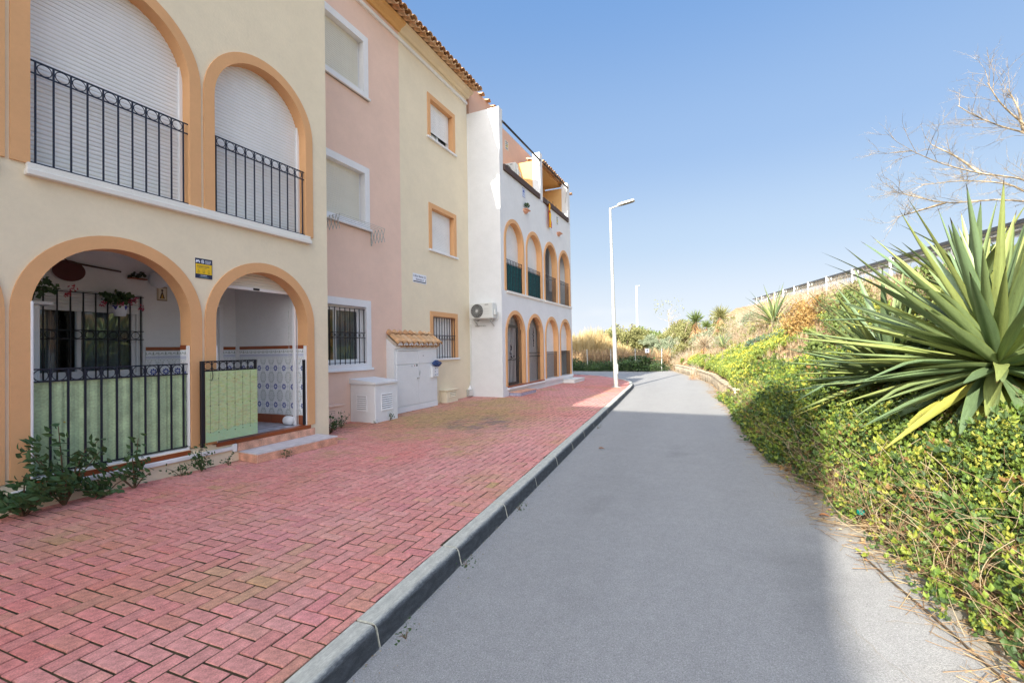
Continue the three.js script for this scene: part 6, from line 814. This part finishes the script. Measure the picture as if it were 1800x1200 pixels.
{
  const S = (lab, x, z, w, h, f, tw, kind, grp) => shrub('shrub', lab, x, z, w, h, f, tw, kind, grp);
  S('rusty orange shrub below the crash barrier', 2.5, -16.6, 0.8, 0.75, fol.orange, twigMat.brown); S('second rusty orange shrub touching green leaves on the bank', 3.1, -18.2, 0.9, 0.95, fol.orange, twigMat.brown); S('orange and green shrub next to the lone agave', 3.0, -21.0, 0.9, 0.9, fol.orange, twigMat.brown);
  S('bushy dark green shrub between orange shrub and huge agave', 3.3, -15.0, 1.0, 0.9, fol.green, twigMat.brown); S('green shrub on the slope above the lime ground cover', 3.9, -17.2, 0.9, 0.85, fol.olive, twigMat.brown); S('leafy green shrub behind the huge agave blades', 4.2, -12.2, 1.1, 1.0, fol.green, twigMat.brown); S('olive shrub close under the barrier posts', 4.5, -20.0, 0.8, 0.6, fol.olive, twigMat.dry);
  S('dark green shrub just uphill of the half-hidden agave', 2.9, -10.0, 0.9, 0.8, fol.dark, twigMat.brown); S('dense green shrub between brambles and the orange shrubs', 2.5, -12.6, 0.95, 0.75, fol.green, twigMat.brown); S('dark shrub tucked behind the agave higher up the bank', 4.4, -10.3, 1.0, 0.9, fol.dark, twigMat.brown);
  S('blue-green spurge above the yellow flowers', 1.35, -20.2, 0.55, 0.5, fol.teal, twigMat.brown); S('second blue-green spurge uphill of the lime patch', 1.95, -18.6, 0.5, 0.42, fol.teal, twigMat.brown);
  S('tall bare twiggy shrub with dark stems on the dry bank', 1.75, -21.8, 0.75, 0.95, fol.straw, twigMat.brown, 'thin');
  const D = stuff('dry_brush', 'pale tangle of dry twigs and brush covering the far bank'), spots = []; while (spots.length < 85) { const z = -23 - 24 * rnd(), x = edgeX(z) + 1.0 + rnd() * Math.max(1, crestX(z) - edgeX(z) - 1.8); if (Math.hypot(x - 2.3, z + 23.5) > 1.1) spots.push([x, z, rr(0.45, 1.0), rr(0.4, 0.95), rr(0, 6.3), rnd()]); }
  for (const [nm, geo, mat] of [['twigs', twigSet[1], std({ color: lin(1, 1, 1), roughness: 0.95 })], ['leaves', thin[1], foliage(1, 1, 1, 0.2)]]) instanced(nm, geo, mat, spots.length, (i) => { const [x, z, w, h, a, r] = spots[i]; return { p: V(x, hillY(x, z) - 0.05, z), e: [0, a, 0], s: [w, h, w], c: nm === 'twigs' ? pick([[0.46, 0.37, 0.27], [0.55, 0.49, 0.42], [0.36, 0.26, 0.18]]) : r < 0.3 ? [0.24, 0.25, 0.11] : r < 0.5 ? [0.42, 0.28, 0.15] : [0.5, 0.40, 0.26] }; }, D);
  for (const [lab, x, z, w, h] of [['olive shrub directly below the yucca with the orange-brown skirt', 0.5, -30.2, 0.9, 0.95], ['grey-green shrub filling the gap between the two tall yuccas', -0.7, -34.6, 1.1, 1.1], ['olive shrub on the slope midway between lone agave and yuccas', 1.7, -29.6, 0.9, 0.85], ['low olive shrub uphill of the dead-leaf yucca stump', 0.4, -27.4, 0.7, 0.6], ['wide grey-green shrub below the dark green yucca', -2.1, -35.2, 1.3, 1.2], ['olive shrub on the skyline behind the yuccas', 0.6, -38, 1.5, 1.4]]) S(lab, x, z, w, h, pick([fol.olive, fol.sage]), twigMat.dry, 'full', 'olive shrubs scattered on the far bank');
  S('heap of dead pale fronds at the end of the block wall', -2.6, -31.2, 0.9, 0.8, fol.straw, twigMat.dry, 'thin'); S('small rust-coloured dry bush at the foot of the block wall', -1.05, -22.9, 0.42, 0.3, foliage(0.40, 0.20, 0.08), twigMat.dry, 'thin'); S('grey dry plant leaning over the block wall', -1.0, -24.0, 0.45, 0.75, fol.straw, twigMat.grey, 'thin'); S('pale dry bush at the near end of the block wall', 0.22, -14.9, 0.45, 0.5, fol.straw, twigMat.dry, 'thin');
}
// lime ground cover with yellow flowers, dry grass
{
  const tuft = (() => { const o = []; for (let i = 0; i < 9; i++) { const g = leafQuad(rr(0.14, 0.3), 0.012, 0.2, 2); g.rotateX(rr(-0.7, 0.7)); g.rotateY(rr(0, 6.3)); o.push(g); } return mergeGeometries(o, false); })(), clump = (() => { const o = []; for (let i = 0; i < 12; i++) { const g = leafQuad(rr(0.05, 0.09), 0.05, 0.2, 2); g.rotateX(rr(0.2, 1.3)); g.rotateY(rr(0, 6.3)); g.translate(rr(-0.06, 0.06), rr(0, 0.08), rr(-0.06, 0.06)); o.push(g); } return mergeGeometries(o, false); })(), flower = (() => { const o = []; for (let i = 0; i < 7; i++) { const g = leafQuad(0.035, 0.03, 0.1, 2); g.rotateX(rr(0.6, 1.3)); g.rotateY(rr(0, 6.3)); g.translate(rr(-0.06, 0.06), rr(0.02, 0.08), rr(-0.06, 0.06)); o.push(g); } return mergeGeometries(o, false); })();
  const G = stuff('ground_cover', 'lime green ground cover with yellow flowers on the lower bank');
  const inLime = (x, z) => fbm(x * 0.45, z * 0.3, 61) + 0.42 * Math.exp(-(((z + 17.5) / 3.2) ** 2)) * (1 - smooth(x - edgeX(z), 1.6, 3.2)) + 0.3 * Math.exp(-(((z + 23) / 2.4) ** 2)) * (1 - smooth(x - edgeX(z), 0.6, 1.3)) - 0.14;
  const gp = []; while (gp.length < 15000) { const z = -12.5 - 17 * rnd(), x = edgeX(z) + 0.2 + 3.6 * Math.pow(rnd(), 1.2); if (inLime(x, z) + rr(-0.12, 0.12) > 0) gp.push([x, z]); }
  instanced('foliage', clump, foliage(1, 1, 1, 0.3), gp.length, (i) => { const [x, z] = gp[i], hh = 0.16 + 0.3 * Math.max(0, fbm(x * 1.3, z * 1.3, 5)); return { p: V(x, hillY(x, z) + hh * Math.sqrt(rnd()), z), e: [rr(-0.4, 0.4), rr(0, 6.3), rr(-0.4, 0.4)], s: rr(0.8, 1.5), c: pick([[0.17, 0.24, 0.03], [0.23, 0.29, 0.035], [0.13, 0.19, 0.03], [0.27, 0.31, 0.04]]) }; }, G);
  const fp = gp.filter(([x, z]) => fbm(x * 0.8, z * 0.8, 71) > 0.02).filter((_, i) => i % 9 === 0); instanced('flowers', flower, foliage(0.55, 0.50, 0.05, 0.2), fp.length, (i) => { const [x, z] = fp[i]; return { p: V(x + rr(-0.1, 0.1), hillY(x, z) + rr(0.2, 0.36), z + rr(-0.1, 0.1)), e: [rr(-0.3, 0.3), rr(0, 6.3), 0], s: rr(0.7, 1.3) }; }, G);
  const H = stuff('dry_grass', 'straw-coloured grass and stalks over the upper bank');
  instanced('blades', tuft, foliage(1, 1, 1, 0.2), 12000, () => { const z = -11 - 42 * Math.pow(rnd(), 0.9), x = edgeX(z) + 0.4 + rnd() * (crestX(z) - edgeX(z) + 1.0); const gr = fbm(x * 0.5, z * 0.4, 81); return { p: V(x, hillY(x, z) - 0.01, z), e: [rr(-0.3, 0.3), rr(0, 6.3), rr(-0.3, 0.3)], s: rr(0.6, 1.3), c: gr > 0.12 ? pick([[0.15, 0.18, 0.05], [0.22, 0.23, 0.08]]) : pick([[0.46, 0.37, 0.23], [0.52, 0.44, 0.30], [0.38, 0.28, 0.16], [0.34, 0.22, 0.12]]) }; }, H);
  const seedStalk = rod(V(0, 0, 0), V(0.05, 0.6, 0.02), 0.004, 0.0015, 3); instanced('stalks', seedStalk, std({ color: lin(1, 1, 1), roughness: 0.95 }), 5000, () => { const z = -20 - 30 * rnd(), x = edgeX(z) + 0.4 + rnd() * (crestX(z) - edgeX(z)); return { p: V(x, hillY(x, z) - 0.02, z), e: [rr(-0.6, 0.6), rr(0, 6.3), rr(-0.6, 0.6)], s: rr(0.6, 1.6), c: pick([[0.5, 0.42, 0.3], [0.4, 0.3, 0.2], [0.55, 0.48, 0.38]]) }; }, H);
}
// --- yuccas with skirts of dead leaves
{
  const sword = leafQuad(0.62, 0.045, 0.35, 3);
  function yucca(label, x, z, h, R, green, deadN, y) { const t = thing('yucca', label, 'yucca', [x, y ?? hillY(x, z), z]), b = y ?? hillY(x, z); mesh('trunk', [rod(V(x, b - 0.1, z), V(x + 0.05, b + h, z), 0.11, 0.09, 10)], twigMat.brown, t);
    mesh('crown', scatter(sword, 130, (i) => ({ p: V(x + 0.05, b + h + 0.15 * rnd(), z), r: [rr(-1.5, 1.5), rr(0, 6.3), rr(-1.5, 1.5)], s: R * rr(0.75, 1.1) })), green, t, false); mesh('dead_skirt', scatter(sword, deadN, () => ({ p: V(x + 0.03, b + h * rr(0.45, 1), z), r: [Math.PI + rr(-0.75, 0.75), rr(0, 6.3), rr(-0.6, 0.6)], s: R * rr(0.7, 1.15) })), foliage(0.46, 0.27, 0.12, 0.15), t, false); }
  yucca('dark green yucca with a short brown skirt on the far bank', -1.55, -37.2, 2.0, 1.5, fol.green, 90); yucca('yucca with a long orange-brown skirt of dead leaves', 0.1, -32.2, 1.5, 1.35, fol.olive, 170); yucca('small yucca half hidden between the two taller ones', -0.75, -36.6, 1.2, 1.0, fol.green, 60); yucca('squat yucca stump under a heap of pale dead leaves', -0.75, -27.6, 0.55, 1.1, foliage(0.45, 0.36, 0.24, 0.15), 190);
}
// --- trees beyond the bend, reeds, weedy verge
function tree(name, label, x, z, h, r, mat, twm, y = 0) { const t = thing(name, label, 'tree', [x, y, z]); const limbs = [rod(V(x, y - 0.2, z), V(x + 0.1, y + h * 0.4, z), 0.14, 0.09, 9)]; for (let i = 0; i < 7; i++) { const a = i * 0.9, q = V(x + 0.1, y + h * rr(0.2, 0.4), z); limbs.push(rod(q, V(x + r * 0.7 * Math.cos(a), y + h * rr(0.55, 0.85), z + r * 0.7 * Math.sin(a)), 0.06, 0.015, 6)); } mesh('trunk', limbs, twm, t);
  const crown = new THREE.Group(); crown.name = 'crown'; t.add(crown); for (let i = 0; i < 7; i++) { const m = new THREE.Mesh(pick(clouds), mat); m.name = 'leaves'; const a = rr(0, 6.3), q = rr(0.1, 0.62) * r, lv = i / 7; m.position.set(x + q * Math.cos(a), y + h * (0.1 + 0.5 * lv), z + q * Math.sin(a)); m.scale.set(r * rr(0.5, 0.75), h * rr(0.26, 0.4), r * rr(0.5, 0.75)); m.rotation.y = rr(0, 6); crown.add(m); } return t; }
tree('tree', 'rounded olive tree behind the street lamp beyond the bend', -7.6, -41, 4.1, 2.3, fol.olive, twigMat.brown); tree('tree', 'broad green tree filling the gap beside the distant lamp', -5.0, -43, 3.7, 2.4, fol.green, twigMat.brown); tree('tree', 'loose olive tree with a twiggy top before the far bank', -3.0, -40.5, 3.9, 2.0, fol.olive, twigMat.dry, 0.4); tree('tree', 'greyish bush-like tree at the left end of the bank', -4.0, -37.5, 2.7, 1.7, fol.sage, twigMat.dry, 0.2); tree('tree', 'low dark tree behind the reeds', -10.6, -46, 3.6, 2.6, fol.dark, twigMat.brown);
tree('tree', 'brownish loose tree where the bank meets the bend', -2.3, -43.5, 4.0, 1.9, foliage(0.34, 0.29, 0.12), twigMat.dry, 0.6); tree('tree', 'far green tree seen over the reeds', -14.5, -50, 3.4, 3, fol.green, twigMat.brown);
{ const t = thing('sapling', 'wispy sapling with a few leaves rising above the far trees', 'tree', [-3.9, 0.2, -41]); const tr = [rod(V(-3.9, 0, -41), V(-3.75, 4.6, -41), 0.04, 0.015, 6)]; for (let i = 0; i < 9; i++) { const y = rr(3.4, 4.6); tr.push(rod(V(-3.78, y, -41), V(-3.78 + rr(-1, 1), y + rr(0.3, 0.9), -41 + rr(-0.6, 0.6)), 0.014, 0.004, 4)); } mesh('trunk', tr, twigMat.dry, t); mesh('crown', scatter(leafQuad(0.14, 0.06), 130, () => ({ p: V(-3.78 + rr(-1.2, 1.2), rr(4.1, 5.5), -41 + rr(-0.7, 0.7)), r: [rr(-1, 1), rr(0, 6), rr(-1, 1)], s: rr(0.6, 1.2) })), fol.olive, t, false); }
{
  const R = stuff('reed_bed', 'tall straw-yellow reeds beyond the cross lane'); const reed = (() => { const o = [rod(V(0, 0, 0), V(0.06, 1, 0.02), 0.008, 0.004, 4, false)]; for (let i = 0; i < 6; i++) { const g = leafQuad(0.32, 0.03, 0.2, 2); g.rotateX(rr(0.3, 1.1)); g.rotateY(i * 1.9); g.translate(0.03, 0.3 + i * 0.11, 0.01); o.push(g); } return mergeGeometries(o.map(strip), false); })();
  instanced('reeds', reed, foliage(1, 1, 1, 0.25), 5200, () => { const x = -24 + 17.6 * Math.pow(rnd(), 0.7), z = -32.5 - 4 * rnd() - (x > -8.5 ? 1.2 : 0), h = (1.9 + 0.9 * noise(x * 0.5, z * 0.3) + rr(-0.5, 0.5)) * (1 - 0.45 * smooth(x, -8.6, -6.6)); return { p: V(x, -0.15, z), e: [rr(-0.13, 0.13), rr(0, 6.3), rr(-0.13, 0.13)], s: [1, h + 0.4, 1], c: pick([[0.56, 0.42, 0.19], [0.62, 0.49, 0.26], [0.48, 0.35, 0.15], [0.54, 0.44, 0.24]]) }; }, R);
  const W = stuff('verge_weeds', 'dark green weeds and brown stalks on the verge under the far fence'); const cl = cloud(60, 0.13, 0.08, 5, 0.4, 91);
  instanced('weeds', cl, foliage(1, 1, 1, 0.3), 900, () => { const x = -16 + 12.6 * rnd(), z = -29.95 - 1.3 * rnd(); return { p: V(x, -0.14, z), e: [0, rr(0, 6.3), 0], s: rr(0.4, 0.8) * (z < -30.3 ? 1.3 : 0.8) * (1 + 0.9 * noise(x * 0.9, z)), c: pick([[0.045, 0.10, 0.02], [0.06, 0.13, 0.02], [0.035, 0.075, 0.02], [0.08, 0.12, 0.03]]) }; }, W);
  instanced('brown_stalks', reed, foliage(1, 1, 1, 0.15), 1500, () => { const x = -16 + 13 * rnd(); return { p: V(x, -0.1, -31.0 - 1.5 * rnd()), e: [rr(-0.3, 0.3), rr(0, 6.3), rr(-0.3, 0.3)], s: [1, rr(0.9, 1.45), 1], c: pick([[0.42, 0.26, 0.14], [0.50, 0.32, 0.16], [0.34, 0.22, 0.12], [0.55, 0.40, 0.20]]) }; }, W);
}
// --- leafless tree on the crest, its boughs reaching into the sky
{
  const t = thing('bare_tree', 'leafless pale tree reaching over the barrier from outside the view', 'tree', [7.0, 3.0, -13.0]); const bark = std({ color: lin(0.50, 0.42, 0.33), roughness: 0.9, map: groundTint });
  const limbs = [[[6.89, 3.69, -12.96], [6.19, 4.32, -12.63], [5.52, 4.63, -12.22], [4.64, 4.7, -11.6], [3.92, 4.86, -11.16], [3.36, 5.07, -10.79]], [[6.91, 4.48, -12.96], [6.21, 5.26, -12.63], [5.66, 5.64, -12.48], [5.3, 5.83, -12.43], [4.85, 6.12, -12.33], [4.62, 6.36, -12.33]], [[6.21, 5.26, -12.63], [5.6, 5.78, -12.35], [5.19, 6.2, -12.15], [4.97, 6.6, -12.05]], [[6.89, 3.69, -12.96], [6.28, 4.22, -13.01], [5.46, 4.43, -12.85], [4.44, 4.42, -12.5], [3.79, 4.62, -12.31], [3.44, 4.72, -12.15]], [[4.64, 4.7, -11.6], [4.31, 5.11, -11.66], [3.95, 5.38, -11.61]], [[4.44, 4.42, -12.5], [3.82, 4.21, -12.11], [3.4, 4.07, -11.82]], [[6.6, 4.0, -13.47], [5.84, 4.71, -13.13], [4.86, 4.87, -12.68], [3.98, 4.8, -12.29]], [[5.66, 5.64, -12.48], [5.57, 6.13, -12.43], [5.39, 6.53, -12.35]], [[7, 5.2, -13], [7.6, 6.4, -13.4], [7.9, 7.6, -13.2]], [[7, 5.0, -13], [7.2, 6.2, -12], [7.5, 7.4, -11.4]]];
  mesh('trunk', [rod(V(7.1, 2.6, -13), V(6.95, 3.7, -12.97), 0.16, 0.13, 10), rod(V(6.95, 3.7, -12.97), V(6.92, 4.5, -12.96), 0.13, 0.1, 10), rod(V(6.92, 4.5, -12.96), V(7, 5.3, -13), 0.1, 0.08, 10)], bark, t);
  for (const l of limbs) { const pts = l.map((p) => V(...p)), c = new THREE.CatmullRomCurve3(pts), o = [], n = 14, r0 = 0.024, len = c.getLength(); for (let i = 0; i < n; i++) o.push(rod(c.getPoint(i / n), c.getPoint((i + 1) / n), lerp(r0, 0.006, i / n), lerp(r0, 0.006, (i + 1) / n), 6, false));
    const tw = (p, d, L, r, depth) => { const m = p.clone().addScaledVector(d, L * 0.5).add(V(rr(-0.04, 0.04), rr(-0.04, 0.04), rr(-0.04, 0.04)).multiplyScalar(L * 1.6)), e = p.clone().addScaledVector(d, L).add(V(0, rr(-0.1, 0.1) * L, 0)); o.push(rod(p, m, r, r * 0.7, 4, false), rod(m, e, r * 0.7, r * 0.35, 4, false)); if (depth) for (let k = 0; k < 4; k++) { const q = rnd() < 0.5 ? m.clone().lerp(e, rnd()) : p.clone().lerp(m, rnd()); tw(q, d.clone().add(V(rr(-0.9, 0.9), rr(-0.7, 0.9), rr(-0.9, 0.9))).normalize(), L * rr(0.35, 0.65), r * 0.55, depth - 1); } };
    for (let i = 0; i < 15 * len / 3; i++) { const u = rr(0.25, 1), p = c.getPoint(u), d = c.getTangent(u).add(V(rr(-0.8, 0.8), rr(-0.55, 0.75), rr(-0.8, 0.8))).normalize(); tw(p, d, rr(0.3, 0.75), 0.0048, 2); } mesh('branch', o, bark, t); }
}
// --- weeds in the joints by the facade
{
  const weedLeaf = leafQuad(0.07, 0.036, 0.3, 3), wm = foliage(0.05, 0.115, 0.03, 0.25), stemM = std({ color: lin(0.14, 0.09, 0.05), roughness: 0.9 });
  function weed(label, x, z, h, spread, stems, leaves, sz = 1, flower = false) { const t = thing('weed', label, 'weed', [x, 0, z]), st = [], tips = []; for (let i = 0; i < stems; i++) { const a = rr(0, 6.3), f = i === 0 ? 1 : rr(0.3, 0.85), e = V(x + Math.cos(a) * spread * (i ? rr(0.4, 1) : 0.15), h * f, z + Math.sin(a) * spread * (i ? rr(0.5, 1.2) : 0.15)); e.x = Math.max(e.x, x - 0.05); const m = V(x, 0, z).lerp(e, 0.5).add(V(0, h * f * 0.12, 0)); st.push(rod(V(x, -0.01, z), m, 0.008 * sz, 0.006 * sz, 5), rod(m, e, 0.006 * sz, 0.003 * sz, 5)); tips.push([V(x, 0, z), m, e]); } mesh('stems', st, stemM, t);
    mesh('foliage', scatter(weedLeaf, leaves, () => { const [a, m, e] = pick(tips), u = rr(0.2, 1), p = u < 0.5 ? a.clone().lerp(m, u * 2) : m.clone().lerp(e, u * 2 - 1); p.add(V(rr(-0.02, 0.07), rr(-0.03, 0.05), rr(-0.07, 0.07))); p.x = Math.max(p.x, x - 0.02); return { p, r: [rr(0.2, 1.6), rr(0, 6.3), rr(-0.5, 0.5)], s: rr(0.6, 1.25) * sz }; }), wm, t, false);
    if (flower) mesh('flower', scatter(leafQuad(0.02, 0.014), 12, (i) => ({ p: V(x + 0.03, h + 0.03, z), r: [1.1, i * 0.52, 0], s: 1 })), foliage(0.6, 0.5, 0.03), t, false); return t; }
  weed('tallest weed with a yellow flower against the green screen', -6.02, -2.32, 0.80, 0.36, 10, 330, 1.1, true); weed('low sprawling weed at the wall foot near the first pier', -6.0, -2.02, 0.34, 0.34, 10, 280, 1.15); weed('spreading weed trailing along the wall under the screen', -5.98, -2.6, 0.20, 0.30, 7, 120, 1.1); weed('branching weed in front of the ledge below the railing', -6.02, -2.92, 0.55, 0.30, 7, 130, 1.05); weed('bushy light green weed at the foot of the gate pier', -6.03, -3.66, 0.34, 0.12, 6, 110, 0.7); weed('tiny weed left of the gate pier', -6.03, -3.42, 0.16, 0.14, 5, 45, 0.6); weed('small seedling between gate and steps', -6.02, -4.0, 0.12, 0.06, 4, 22, 0.55); weed('grassy tuft in front of the steps', -5.66, -4.62, 0.08, 0.06, 6, 40, 0.4); weed('weed growing in the corner behind the cream pier', -6.5, -6.2, 0.36, 0.28, 8, 120, 0.7); weed('second weed in the corner next to the pink vent box', -6.75, -6.75, 0.30, 0.2, 6, 70, 0.6); weed('small dark weed at the foot of the large louvred housing', -6.45, -7.85, 0.17, 0.08, 4, 26, 0.6); weed('sprig at the corner of the large louvred housing', -6.47, -7.35, 0.07, 0.05, 3, 12, 0.45);
  for (const [x, z, lab] of [[-1.62, -2.75, 'little tuft in the gutter by the nearest kerb joint'], [-1.72, -3.9, 'little tuft in the gutter farther along the kerb'], [-1.52, -1.95, 'dry tuft in the gutter close to the viewer'], [-2.05, -8.3, 'little weed at the kerb foot farther off']]) weed(lab, x, z, 0.04, 0.05, 5, 26, 0.3).position.y -= 0;
}
for (const o of things) { const b = V(...o.userData_base); if (o.children.length) { for (const c of o.children) c.position.sub(b); o.position.copy(b); } delete o.userData_base; }
shadows(scene);
renderer.render(scene, camera);
